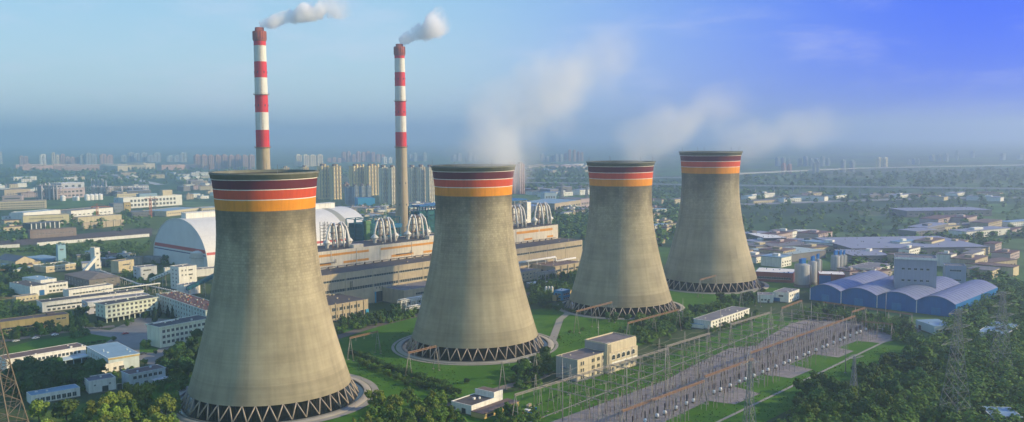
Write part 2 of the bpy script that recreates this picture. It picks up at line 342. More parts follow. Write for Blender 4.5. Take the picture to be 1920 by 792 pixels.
# ================================================================== COOLING TOWERS
TOW = [(-123.33, 457.12, 1.0), (-23.92, 569.93, .9886), (82.64, 693.85, .972), (173.3, 798.24, 1.0168)]
H0, RT, ZT, BB, ZB, RL = 115.0, 24.19, 89.7, 62.3, 7.06, 43.75
def prof(z): return RT*math.sqrt(1+((z-ZT)/BB)**2)
def shell_mat():
    m = bpy.data.materials.new('tower_shell_concrete'); m.use_nodes = True; nt = m.node_tree; b = nt.nodes['Principled BSDF']; L = nt.links.new
    b.inputs['Roughness'].default_value = .9; b.inputs['Specular IOR Level'].default_value = .15
    N_ = nt.nodes.new; t = N_('ShaderNodeTexCoord'); s = N_('ShaderNodeSeparateXYZ'); L(t.outputs['Object'], s.inputs[0])
    a = N_('ShaderNodeMath'); a.operation = 'ARCTAN2'; L(s.outputs[1], a.inputs[0]); L(s.outputs[0], a.inputs[1])
    oi = N_('ShaderNodeObjectInfo'); ro = N_('ShaderNodeMath'); ro.operation = 'MULTIPLY'; ro.inputs[1].default_value = 40; L(oi.outputs['Random'], ro.inputs[0])
    def comb(sx, sz):
        c = N_('ShaderNodeCombineXYZ'); x = N_('ShaderNodeMath'); x.operation = 'MULTIPLY'; x.inputs[1].default_value = sx; L(a.outputs[0], x.inputs[0])
        z = N_('ShaderNodeMath'); z.operation = 'MULTIPLY'; z.inputs[1].default_value = sz; L(s.outputs[2], z.inputs[0]); L(x.outputs[0], c.inputs[0]); L(z.outputs[0], c.inputs[1]); L(ro.outputs[0], c.inputs[2]); return c.outputs[0]
    def noise(vec, sc, det, lo, hi, a_, b_):
        n = N_('ShaderNodeTexNoise'); n.inputs['Scale'].default_value = sc; n.inputs['Detail'].default_value = det; n.inputs['Roughness'].default_value = .6; L(vec, n.inputs['Vector'])
        r = N_('ShaderNodeMapRange'); r.inputs['From Min'].default_value = lo; r.inputs['From Max'].default_value = hi; r.inputs['To Min'].default_value = a_; r.inputs['To Max'].default_value = b_; L(n.outputs['Fac'], r.inputs['Value']); return r.outputs[0]
    def mul_(x, y):
        q = N_('ShaderNodeMath'); q.operation = 'MULTIPLY'; L(x, q.inputs[0]); L(y, q.inputs[1]); return q.outputs[0]
    lifts = N_('ShaderNodeTexBrick'); lifts.inputs['Scale'].default_value = 1; lifts.inputs['Brick Width'].default_value = 1.9; lifts.inputs['Row Height'].default_value = 1.35; lifts.inputs['Mortar Size'].default_value = .12
    lifts.inputs['Mortar Smooth'].default_value = .4; lifts.inputs['Color1'].default_value = (.86,.86,.86,1); lifts.inputs['Color2'].default_value = (1.12,1.12,1.12,1); lifts.inputs['Mortar'].default_value = (.76,.76,.76,1)
    L(comb(28, 1), lifts.inputs['Vector'])
    hi_ = N_('ShaderNodeMapRange'); hi_.interpolation_type = 'SMOOTHSTEP'; hi_.inputs['From Min'].default_value = 38; hi_.inputs['From Max'].default_value = 74; hi_.inputs['To Min'].default_value = .10; hi_.inputs['To Max'].default_value = .95; L(s.outputs[2], hi_.inputs['Value'])
    lm = N_('ShaderNodeMix'); lm.data_type = 'RGBA'; L(hi_.outputs[0], lm.inputs['Factor']); lm.inputs['A'].default_value = (1,1,1,1); L(lifts.outputs['Color'], lm.inputs['B'])
    f = mul_(noise(comb(1.2, .03), 1.6, 5, .3, .7, .74, 1.18), noise(comb(11, .010), 1.0, 5, .44, .74, 1.0, .80))
    f = mul_(f, noise(comb(.3, .5), 1.0, 4, .3, .7, .90, 1.08))
    # soot patch band under the paint, ragged lower edge
    nz = N_('ShaderNodeTexNoise'); nz.inputs['Scale'].default_value = 1.1; nz.inputs['Detail'].default_value = 5; L(comb(1.6, .05), nz.inputs['Vector'])
    zz = N_('ShaderNodeMath'); zz.operation = 'MULTIPLY_ADD'; zz.inputs[1].default_value = 46; L(nz.outputs['Fac'], zz.inputs[0]); L(s.outputs[2], zz.inputs[2])
    so_ = N_('ShaderNodeMapRange'); so_.interpolation_type = 'SMOOTHSTEP'; so_.inputs['From Min'].default_value = 94; so_.inputs['From Max'].default_value = 122; so_.inputs['To Min'].default_value = 1; so_.inputs['To Max'].default_value = .50; L(zz.outputs[0], so_.inputs['Value'])
    f = mul_(f, so_.outputs[0])
    lowb = N_('ShaderNodeMath'); lowb.operation = 'LESS_THAN'; lowb.inputs[1].default_value = 15.5; L(s.outputs[2], lowb.inputs[0])
    r_ = N_('ShaderNodeMapRange'); r_.inputs['To Min'].default_value = 1; r_.inputs['To Max'].default_value = .86; L(lowb.outputs[0], r_.inputs['Value']); f = mul_(f, r_.outputs[0])
    v = N_('ShaderNodeVectorMath'); v.operation = 'SCALE'; v.inputs[0].default_value = (.375,.328,.222); L(f, v.inputs['Scale'])
    mm = N_('ShaderNodeMix'); mm.data_type = 'RGBA'; mm.blend_type = 'MULTIPLY'; mm.inputs['Factor'].default_value = 1; L(v.outputs[0], mm.inputs['A']); L(lm.outputs['Result'], mm.inputs['B'])
    L(mm.outputs['Result'], b.inputs['Base Color'])
    bp = N_('ShaderNodeBump'); bp.inputs['Strength'].default_value = .35; bp.inputs['Distance'].default_value = .15; L(lm.outputs['Result'], bp.inputs['Height']); L(bp.outputs[0], b.inputs['Normal'])
    return m
SHELL = shell_mat()
def paint(name, rgb): return mat(name, rgb, .75, .10, .12, 0, .16)
P_MAR, P_RED, P_ORA, P_WHT = paint('maroon_paint', (.115,.014,.022)), paint('brick_red_paint', (.56,.07,.02)), paint('orange_paint', (.74,.27,.008)), paint('stripe_white_paint', (.80,.75,.68))
P_RIM = mat('rim_grey_green', (.17,.175,.135), .85, .2, .2)
LEGM = mat('leg_concrete', (.36,.30,.235), .85, .2, .4)
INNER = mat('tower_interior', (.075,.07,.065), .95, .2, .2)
FILLM = mat('shaded_fill_packing', (.010,.011,.013), .9, .3, .3)  # near-black colour stands in for the shade inside the tower
WATER = mat('basin_water', (.012,.018,.022), .25, .2, .2, spec=.5)
def bands():
    # (z0, z1, r offset, material)
    return [(96.8,102.0,P_ORA),(102.0,102.4,P_WHT),(102.4,106.8,P_RED),(106.8,107.2,P_WHT),(107.2,111.5,P_MAR),(111.5,111.9,P_WHT)]
desc = ['largest and nearest concrete cooling tower with maroon, red and orange rim bands', 'second nearest striped cooling tower standing on the open lawn with steam above',
        'third cooling tower of the row, greyer, behind the yellow control building', 'farthest cooling tower of the row, beside the silos and blue sheds']
mb = MB(); zs = [ZB + (H0-3.05-ZB)*k/46 for k in range(47)]
cuts = sorted(set(zs + [b[0] for b in bands()] + [b[1] for b in bands()])); mats_ = [SHELL, P_MAR, P_RED, P_ORA, P_WHT]
cuts = [z for z in cuts if not any(abs(z-w) < .25 and z != w for w in [b[0] for b in bands()]+[b[1] for b in bands()])]
mis = []
for z0, z1 in zip(cuts, cuts[1:]):
    c = (z0+z1)/2; k = 0
    for b0, b1, m_ in bands():
        if b0 < c < b1: k = mats_.index(m_)
    mis.append(k)
shell = MB(); shell.lathe([(prof(z), z) for z in cuts], 128, mis=mis)
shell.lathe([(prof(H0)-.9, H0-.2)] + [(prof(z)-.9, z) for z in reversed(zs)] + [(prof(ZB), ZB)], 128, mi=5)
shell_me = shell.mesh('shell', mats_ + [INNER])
rim = MB(); rp = prof(H0-2)
rim.lathe([(rp-.4, H0-3.05), (rp+.35, H0-2.9), (rp+.45, H0-1.1), (rp+1.0, H0-.9), (rp+1.0, H0-.55), (rp+.2, H0-.5), (rp+.2, H0), (rp-.7, H0), (rp-.9, H0-3)], 128)
for k in range(96):
    a = 2*math.pi*k/96; x, y = (rp+.92)*math.cos(a), (rp+.92)*math.sin(a); rim.beam((x, y, H0-.55), (x, y, H0+.45), .07)
rim_me = rim.mesh('rim_walkway', P_RIM)
NV = 40
leg_mes = []
for s_ in (1, -1):
    l = MB(); da = math.pi/NV
    l.beam((RL, 0, .3), (prof(ZB)*math.cos(da*s_)-.4, prof(ZB)*math.sin(da*s_), ZB+.15), .50, sides=6); leg_mes.append(l.mesh('leg', LEGM))
basin = MB(); basin.lathe([(RL+3.2, -1), (RL+3.2, .9), (RL+2.7, .9), (RL+2.7, -.3)], 96); basin_me = basin.mesh('basin_wall', DCONC)
water_mb = MB(); water_mb.disc(RL+2.75, .35, 96); water_me = water_mb.mesh('basin_water', WATER)
fill = MB(); fill.lathe([(prof(ZB)-3.6, .2), (prof(ZB)-3.2, ZB+1.5)], 96); fill.disc(prof(ZB)-3.2, ZB+1.5, 96)
for k in range(96):
    a = 2*math.pi*k/96; fill.beam(((prof(ZB)-3.3)*math.cos(a), (prof(ZB)-3.3)*math.sin(a), .3), ((prof(ZB)-3.0)*math.cos(a), (prof(ZB)-3.0)*math.sin(a), ZB), .35)
fill_me = fill.mesh('shaded_fill_packing', FILLM)
apron = MB(); apron.lathe([(RL+6.6, 0), (RL+6.6, .42), (RL+3.2, .45)], 96); apron_me = apron.mesh('apron', PAVE)
mast = MB(); mast.beam((0,0,H0-.5), (0,0,H0+4), .16); mast_me = mast.mesh('lightning_rod', STEEL)
for i, (x, y, k) in enumerate(TOW):
    t = thing('cooling_tower', desc[i], 'cooling tower', (x, y, 0), group='striped cooling towers in a row'); t.scale = (k, k, k)
    put('shell', shell_me, t, rotz=.7*i); put('rim_walkway', rim_me, t); put('basin_wall', basin_me, t); put('apron', apron_me, t); put('shaded_fill_packing', fill_me, t); put('basin_water', water_me, t)
    for j in range(NV):
        a = 2*math.pi*j/NV
        for q in range(2): put('leg', leg_mes[q], t, rotz=a)
    for a in (.2, 1.8, 3.4, 4.3, 5.2):
        put('lightning_rod', mast_me, t, loc=((rp+.3)*math.cos(a), (rp+.3)*math.sin(a), 0))
    if i in (0, 1):
        ring = MB(); ring.lathe([(RL+7.0, .30), (RL+(10.5 if i == 0 else 6.9+2), .30)], 96)
        struct(ring.build('ring_road', PAVE, loc=(x, y, 0)))

# ================================================================== CHIMNEYS
CHIM = [(-224.0, 826.0), (-117.5, 976.0)]
CH_H = 232.0
def chimney(x, y, label, cuts_px, top_py, caps_py):
    zt = zat(x, y, top_py); t = thing('striped_chimney', label, 'chimney', (x, y, 0), group='tall red and white chimneys')
    def r(z): return 5.25 + (max(0, zt-z)/zt)*1.6 + 3.0*max(0, 1-z/85)**1.6
    CR, CW, CC = mat('chimney_red_paint', (.58,.028,.035), .7, .12, .1, 0, .12), mat('chimney_white_paint', (.70,.68,.62), .75, .10, .1, 0, .25), mat('chimney_concrete', (.40,.34,.24), .9, .12, .1, .2, .2)
    CB = mat('chimney_cap_brick', (.33,.10,.07), .9, .2, .4)
    zc = [zat(x, y, p) for p, _ in cuts_px]; zone = []
    z_hi = zat(x, y, caps_py[1])
    lv = [(0, zc[-1], CC)]
    for k in range(len(zc)-1, 0, -1): lv.append((zc[k], zc[k-1], {'r': CR, 'w': CW}[cuts_px[k][1]]))
    body = MB(); ms = [CC, CR, CW]
    for a, b, m_ in lv:
        n = 10 if m_ is CC else 3
        body.lathe([(r(a+(b-a)*q/n), a+(b-a)*q/n) for q in range(n+1)], 40, mi=ms.index(m_))
    body.build('shaft', ms, t)
    cap = MB(); z0, z1 = z_hi, zat(x, y, caps_py[0]); rr = r(z0)
    cap.lathe([(rr, z0), (rr+.5, z0+.6), (rr+.5, z1), (rr-1.4, z1), (rr-1.4, z1-.01), (rr-1.5, zt), (rr-2.1, zt), (rr-2.1, z1-8)], 40)
    for k in range(16):
        a = 2*math.pi*k/16; cap.beam(((rr+.55)*math.cos(a), (rr+.55)*math.sin(a), z0+1.5), ((rr+.55)*math.cos(a), (rr+.55)*math.sin(a), z1-.5), .5)
    cap.build('cap', CB, t)
    for pz in caps_py[2:]:
        z = zat(x, y, pz); gal = MB(); rr = r(z)
        gal.lathe([(rr-.1, z-.6), (rr+1.3, z), (rr+1.3, z+.25), (rr-.1, z+.3)], 32)
        for k in range(24):
            a = 2*math.pi*k/24; gal.beam(((rr+1.2)*math.cos(a), (rr+1.2)*math.sin(a), z+.2), ((rr+1.2)*math.cos(a), (rr+1.2)*math.sin(a), z+1.4), .08)
        gal.lathe([(rr+1.15, z+1.35), (rr+1.25, z+1.45)], 32)
        gal.build('gallery', RUST, t)
    vent = MB(); vent.box(-.4, -.15, 0, .4, .15, 1.8); vm = vent.mesh('vent_slot', GLASS)
    for pz in (caps_py[2]+22, caps_py[2]-40, 345, 385) if len(caps_py) > 2 else ():
        z = zat(x, y, pz)
        for k in range(6):
            a = 2*math.pi*k/6+.3; put('vent_slot', vm, t, loc=((r(z)+.06)*math.cos(a), (r(z)+.06)*math.sin(a), z), rotz=a+math.pi/2)
    lad = MB()
    for s_ in (-.35, .35): lad.tube([(s_, -r(z)-.5, z) for z in (2, 20, 40, 60, 90, 150, z_hi)], .06, 4)
    for z in range(3, int(z_hi), 3): lad.box(-.5, -r(z)-.6, z, .5, -r(z)+.2, z+.12)
    lad.build('ladder', RUST, t, rotz=.35)
    return zt
ZT1 = chimney(*CHIM[0], 'nearer and taller looking red and white chimney behind the largest cooling tower', [(78,''),(86,'r'),(116,'w'),(146,'r'),(178,'w'),(211,'r'),(244,'w'),(276,'r')], 52, (59, 78, 178, 277))
ZT2 = chimney(*CHIM[1], 'farther red and white chimney rising beside the teal boiler frames', [(105,''),(110,'r'),(136,'w'),(162,'r'),(190,'w'),(218,'r'),(248,'w'),(275,'r')], 83, (88, 105, 190, 276))
# ================================================================== BUILDING KIT
WIN = {}
def win_mesh(w, h, frame=TRIM, mull=1):
    key = (round(w, 1), round(h, 1), frame.name, mull)
    if key not in WIN:
        m = MB(); f = .07
        m.box(-w/2+f, -.03, f, w/2-f, .02, h-f, 1)                       # pane, behind the frame face
        for x0, x1 in ((-w/2, -w/2+f), (w/2-f, w/2)): m.box(x0, -.10, 0, x1, .02, h)
        m.box(-w/2+f, -.10, 0, w/2-f, .02, f); m.box(-w/2+f, -.10, h-f, w/2-f, .02, h)
        for k in range(mull):
            x = -w/2 + w*(k+1)/(mull+1); m.box(x-.04, -.07, f, x+.04, .02, h-f)
        m.box(-w/2-.1, -.22, -.14, w/2+.1, .02, -.02)                  # sill
        WIN[key] = m.mesh('window', [frame, GLASS])
    return WIN[key]
SIDES = {'front': lambda L, D, s, o: ((s, -o, 0), 0), 'back': lambda L, D, s, o: ((L-s, D+o, 0), math.pi),
         'left': lambda L, D, s, o: ((-o, D-s, 0), -math.pi/2), 'right': lambda L, D, s, o: ((L+o, s, 0), math.pi/2)}
class Bld:
    """a building: origin at its front-left ground corner, x along the front, y going back"""
    def __init__(s, name, label, cat, A, rot, L, D, H, wall, roof=ROOFD, parapet=.5, group=None, over=0.0, pm=None, base=0.0, root=None):
        s.L, s.D, s.H = L, D, H; s.wall = wall
        s.t = thing(name, label, cat, (A[0], A[1], 0), rot, group) if root is None else root
        m = MB(); m.box(0, 0, base, L, D, H); 
        m.box(-.12, -.12, base, L+.12, D+.12, base+.6, 1)
        s.w = m.build('wall', [wall, DCONC], s.t)
        r = MB(); o = over; p = .28
        r.box(-o+.02, -o+.02, H+.003, L+o-.02, D+o-.02, H+.12, 0)
        if parapet:
            z0, z1 = H+.003 if not o else H-.25, H+parapet
            r.box(-o-.06, -o-.06, z0, L+o+.06, -o+p, z1, 1); r.box(-o-.06, D+o-p, z0, L+o+.06, D+o+.06, z1, 1)
            r.box(-o-.06, -o+p, z0, -o+p, D+o-p, z1, 1); r.box(L+o-p, -o+p, z0, L+o+.06, D+o-p, z1, 1)
        rnd = random.Random(int(L*7+D*3))
        for k in range(min(12, int(L*D/160)+1)):
            x, y = rnd.uniform(1, max(1.5, L-2)), rnd.uniform(1, max(1.2, D-2)); q = rnd.uniform(.5, 1.3)
            r.box(x, y, H+.12, x+q, y+q*.8, H+.12+rnd.uniform(.3, 1.0), 1)
        s.r = r.build('roof', [roof, pm or wall], s.t)
    def wins(s, side, rows, n, w, h, margin=1.5, frame=TRIM, mull=1, skip=(), name='window', lo=None, hi=None):
        W_ = s.L if side in ('front', 'back') else s.D; me = win_mesh(w, h, frame, mull)
        a, b = (margin if lo is None else lo), (W_-margin if hi is None else hi)
        for z in rows:
            for k in range(n):
                if (k, z) in skip or k in skip: continue
                q = a + (b-a)*(k+.5)/n
                (x, y, _), ro = SIDES[side](s.L, s.D, q, .02); put(name, me, s.t, (x, y, z), ro)
    def band(s, side, z0, z1, m, lo=0, hi=None, out=.05, name='window_band', segs=1, dep=.1):
        W_ = s.L if side in ('front', 'back') else s.D; hi = W_ if hi is None else hi
        b = MB(); b.box(lo, -out, z0, hi, dep, z1, 0)
        if name == 'window_band':
            for k in range(int((hi-lo)/2.4)+1):
                x = lo + k*2.4
                if x < hi: b.box(x-.06, -out-.06, z0, x+.06, dep, z1, 1)
            b.box(lo, -out-.05, z0-.12, hi, dep, z0, 1)
        (x, y, _), ro = SIDES[side](s.L, s.D, 0, 0); return b.build(name, [m, TRIM], s.t, (x, y, 0), ro)
    def door(s, side, q, w=1.6, h=2.4, m=GLASS, z=0):
        b = MB(); b.box(-w/2, -.06, z, w/2, .05, z+h, 0); b.box(-w/2-.15, -.14, z+h, w/2+.15, .05, z+h+.15, 1)
        b.box(-w/2-.12, -.1, z, -w/2, .05, z+h, 1); b.box(w/2, -.1, z, w/2+.12, .05, z+h, 1)
        (x, y, _), ro = SIDES[side](s.L, s.D, q, 0); return b.build('door', [m, TRIM], s.t, (x, y, 0), ro)
    def part(s, name, mb, mats): return mb.build(name, mats, s.t)
def px_bld(name, label, a, b, H, D, wall, cat='building', **k):
    A, B = G(*a, H), G(*b, H); d = B-A; return Bld(name, label, cat, A, math.atan2(d.y, d.x), d.length, D, H, wall, **k)
def plant_bld(name, label, t0, t1, n0, n1, H, wall, cat='building', **k):
    return Bld(name, label, cat, W(t0, n0), PLANT_ROT, t1-t0, n0-n1, H, wall, **k)
def T_at(px, n, z):
    lo, hi = 200.0, 1600.0
    for _ in range(40):
        m = (lo+hi)/2
        if proj(W(m, n, z))[0] < px: lo = m
        else: hi = m
    return lo
def z_n(px, py, n):
    lo, hi = 0., 400.
    for _ in range(40):
        m = (lo+hi)/2
        if proj(W(T_at(px, n, m), n, m))[1] > py: lo = m
        else: hi = m
    return lo

# ------------------------------------------------------------------ turbine hall
LH = 706.9-392
hall = plant_bld('turbine_hall', 'very long beige turbine hall with flat dark roof and two window bands', 392, 706.9, -575, -603, 27.3, BEIGE, roof=ROOFD, parapet=.35)
hall.band('front', 21.3, 22.9, GLASS, 1, LH-1, out=.03)
hall.band('front', 13.2, 15.4, GLASS, 1, LH-40, out=.03)
for k in range(1, 12):
    b = MB(); b.box(-.35, -.22, 0, .35, .1, 27.2); hall_p = b.build('pier', BEIGE, hall.t, (k*LH/12, 0, 0))
d0 = T_at(712, -575, 5)-392
hall.door('front', d0, 7, 9, GLASS)
b = MB(); b.box(-1.6, -.3, 0, 1.6, .1, 9); b.build('door_leaf', CYAN, hall.t, (d0+5.4, -.1, 0)); 
b = MB(); b.box(-.6, -.3, 0, .6, .1, 9); b.build('door_leaf', CYAN, hall.t, (d0-4.4, -.1, 0))
b = MB()
for k in range(int(LH/9)):
    b.box(k*9+2, 26.4, 27.5, k*9+2.6, 27.6, 29.0, 0); b.beam((k*9+2.3, 27.2, 28.9), (k*9+9.3, 27.2, 28.9), .35)
b.build('roof_pipe', ROOFB, hall.t)
b = MB()
for k in range(3): b.box(d0-3.2+k*2.8, -.1, 11.2, d0-2.6+k*2.8, .05, 12.6)
b.build('vent_slot', GLASS, hall.t)
lamp = MB()
for s_ in (0, 1.6): lamp.tube([(s_, -.6, 15.5), (s_, -.8, 19), (s_+.5, -.9, 20.5)], .28, 6)
lamp.build('vent_stack', DCONC, hall.t, (T_at(656, -575, 17)-392, 0, 0))
# bunker bay behind, clad in white and beige panels
PANEL = mat('white_cladding_panel', (.66,.60,.50), .75, .08, .15, 0, .30)
bay = plant_bld('bunker_bay', 'tall white panelled block with orange stripes behind the turbine hall roof', 400, 702.6, -603.3, -640, 41.3, PANEL, roof=ROOFD, parapet=.3)
LB = 302.6
def ostripe(x0, x1, z0, z1):
    b = MB(); b.box(x0, -.10, z0, x1, .05, z1); b.build('orange_stripe', P_ORA2, bay.t)
P_ORA2 = mat('orange_cladding', (.62,.27,.035), .7, .12, .2, 0, .2)
def bx_(px, z): return T_at(px, -603.3, z)-400
for a, c, z0, z1 in ((598, 668, 37.2, 39.0), (669, 691.5, 37.2, 39.0), (713.5, 813, 37.2, 39.0), (598, 621, 30.2, 32.0), (644, 668, 30.2, 32.0), (669, 691.5, 30.2, 32.0), (734, 775, 30.2, 32.0), (794, 813, 30.2, 32.0), (968, 1010, 36.6, 39.0), (1012, 1036, 36.6, 39.0), (983, 998, 29.8, 31.6), (1026, 1037, 29.8, 31.6)):
    ostripe(bx_(a, z0), bx_(c, z0), z0, z1)
for px in (621.0, 668.5, 713, 772, 968):
    b = MB(); b.box(-.25, -.3, 27.4, .25, .1, 41.2); b.build('pier', PANEL, bay.t, (bx_(px, 35), 0, 0))
for px, w in ((673, 5), (812, 4)):
    b = MB(); b.box(-w, 0.4, 41.5, w, 6, 44.2); b.build('roof_hut', PANEL, bay.t, (bx_(px, 42), 0, 0))
for px in (595, 742):
    b = MB(); b.beam((0, -1, 32.2), (17, -1, 32.2), .5); b.beam((17, -1, 31.5), (17, -1, 34.5), .4); b.build('service_pipe', DCONC, bay.t, (bx_(px, 32), 0, 0))
# annexes on the near side
an = plant_bld('annexe', 'low flat roofed annexe with sunlit panels beside the largest cooling tower', 374, 411, -538, -574.7, 12, BEIGE, roof=ROOFD, parapet=.35)
an.wins('front', (2.2, 7.4), 4, 5, 2.6, 2, mull=3, lo=4, hi=30); an.door('front', 32, 5, 5, GLASS)
b = MB(); b.box(0, -.4, 0, 2.6, -.1, 5); b.build('door_leaf', CYAN, an.t, (34.5, 0, 0))
for k in range(6):
    b = MB(); b.box(-.35, -.5, 0, .35, .1, 12.1); b.build('pier', BEIGE, an.t, (2+k*6.2, 0, 0))
tb = T_at(762, -545, 10)
an2 = plant_bld('annexe', 'grey service block with stair frames left of the second cooling tower', tb, tb+44, -548, -574.7, 11.5, BEIGE, roof=ROOFG)
an2.wins('front', (3, 7), 4, 5, 1.8, 12, mull=2); an2.door('front', 6, 4, 4)
te0, te1 = T_at(1037, -548, 10.5), T_at(1092, -548, 10.5)
an3 = plant_bld('annexe', 'ochre annexe of four tall bays at the far end of the turbine hall', te0, te1, -548, -574.7, 11, BEIGE, roof=ROOFB)
for k in range(5):
    b = MB(); b.box(-.7, -.7, 0, .7, .1, 11.1); b.build('pier', BEIGE, an3.t, (2+k*(te1-te0-4)/4, 0, 0))
an3.wins('front', (5.8,), 4, 7, 2.2, 3.5, mull=3); an3.wins('left', (6,), 3, 3, 1.8, 3)
an4 = plant_bld('annexe', 'narrow beige lean-to with small windows right of the second cooling tower', T_at(962, -556, 8), te0-8, -556, -574.7, 9, BEIGE, roof=ROOFG)
an4.wins('front', (2.5, 5.8), 7, 2.0, 1.6, 2)
# big white pipe along the facade
p_ = MB(); tp = [T_at(x, -570, 15) for x in (955, 1038, 1076)]
p_.tube([(0,0,16),(tp[1]-tp[0],0,16),(tp[1]-tp[0]+.5,0,15.6),(tp[1]-tp[0]+.6,0,12.4),(tp[1]-tp[0]+1.2,0,12),(tp[2]-tp[0],0,12)], 1.0, 10)
for k in range(6):
    x = k*(tp[1]-tp[0])/5.2; p_.beam((x, 0, 0), (x, 0, 15), .45)
for k in range(3):
    x = tp[1]-tp[0]+6+k*14; p_.beam((x, 0, 0), (x, 0, 11), .45)
o = p_.build('steam_pipe', WMETAL, loc=W(tp[0], -568), rotz=PLANT_ROT); tag(o, 'thick white pipe with one step running along the beige facade', 'pipe')
# white steel frames (pipe bridges)
def frame_bridge(t0, n0, ln, h, w, label, m=WMETAL):
    b = thing('pipe_bridge', label, 'pipe bridge', W(t0, n0), PLANT_ROT, 'pipe bridges by the turbine hall')
    for k in range(int(ln/5)+1):
        l = MB(); x = k*5
        for y in (0, w): l.beam((x, y, 0), (x, y, h), .4)
        l.beam((x, 0, h*.5), (x, w, h), .2); l.beam((x, 0, h*.5), (x, w, h*.5), .25); l.build('support', m, b)
    d = MB()
    for y in (0, w): d.beam((0, y, h), (ln, y, h), .4); d.beam((0, y, h-1.4), (ln, y, h-1.4), .3)
    for k in range(int(ln/2.5)): d.beam((k*2.5, 0, h-1.4), (k*2.5+2.5, 0, h), .2)
    d.tube([(0, w*.5, h+.5), (ln, w*.5, h+.5)], .5, 8); d.tube([(0, w*.85, h+.4), (ln, w*.85, h+.4)], .3, 8)
    d.build('truss', m, b)
frame_bridge(T_at(752, -528, 8), -528, 22, 9, 4, 'white steel pipe bridge in front of the grey service block')
frame_bridge(T_at(768, -520, 4), -520, 18, 4.5, 5, 'lower white pipe frame beside the second cooling tower')
frame_bridge(T_at(1008, -535, 8), -535, 26, 10, 4, 'white pipe bridge between the pipe and the evergreen trees', STEEL)

# ------------------------------------------------------------------ raw coal ducts on the bay roof
DUCT = mat('pale_duct_metal', (.62,.61,.58), .5, .12, .5, 0, .12, metal=.15)
def duct_cluster(px, label, sc=1.0, n=-622):
    t0 = T_at(px, n, 50); c = thing('duct_cluster', label, 'duct cluster', W(t0, n, 41.4), PLANT_ROT, 'white separator ducts on the bay roof'); c.scale = (sc, sc, sc)
    for s_ in (-3.1, 3.1):
        b = MB(); b.lathe([(1.3, 1), (1.4, 4), (1.0, 5), (2.2, 9), (2.2, 16), (1.2, 18), (1.2, 19.5)], 16, cx=s_); b.disc(1.2, 19.5, 16, cx=s_)
        for z in (9, 12.5, 16): b.lathe([(2.25, z-.2), (2.75, z-.1), (2.75, z+.2), (2.25, z+.3)], 16, cx=s_)
        b.build('separator', DUCT, c)
    for x, y, q in ((-11, -2, 1), (11, -2, 1), (-4.5, -7, 0), (2.0, -7, 0), (7.5, -6, 0)):
        b = MB(); s_ = -3.1 if x < 0 else 3.1; top = (s_, 0, 19.2); e = (x, y, 4.5 if q else 0)
        r = .85
        if abs(x) > 9: pts = [top, (s_+(x-s_)*.22, y*.3, 20.2), (s_+(x-s_)*.6, y*.6, 16.5), (s_+(x-s_)*.88, y*.9, 11.5), (x, y, 8), e]
        else: pts = [top, (s_+(x-s_)*.4, y*.35, 20), (s_+(x-s_)*.8, y*.7, 16.5), (x, y*.9, 10), (x, y, 5), e]
        b.tube(pts, r, 10)
        b.build('curved_duct', DUCT, c)
        if q:
            b = MB(); b.lathe([(1.4, 0), (1.5, 1.6), (2.9, 4.2), (2.9, 5.4), (1.4, 6.8), (.9, 7.4)], 16, cx=x, cy=y); b.lathe([(2.95, 4.1), (3.4, 4.3), (3.4, 4.7), (2.95, 4.9)], 16, cx=x, cy=y); b.build('hopper', DUCT, c)
    b = MB()
    for x in (-6, 0, 6):
        for y in (-2.5, 2.5): b.beam((x, y, 0), (x, y, 19), .25)
    for z in (6, 12, 18.5):
        b.box(-6.5, -3, z, 6.5, 3, z+.18)
        for y in (-3, 3): b.beam((-6.5, y, z+1.1), (6.5, y, z+1.1), .1)
    for x0, x1 in ((-6, 0), (0, 6)):
        b.beam((x0, -2.5, 0), (x1, -2.5, 6), .15); b.beam((x0, -2.5, 12), (x1, -2.5, 6), .15)
    b.build('platform_frame', RUST, c)
duct_cluster(631, 'white curved duct cluster nearest the largest cooling tower')
duct_cluster(719, 'white curved duct cluster between the green duct and the far chimney', 1.02)
duct_cluster(780, 'white curved duct cluster in front of the far chimney base', 1.04)
duct_cluster(966, 'white curved duct cluster partly hidden by the second cooling tower', 1.06)
duct_cluster(1014, 'white curved duct cluster at the far end of the bay roof', 1.08)

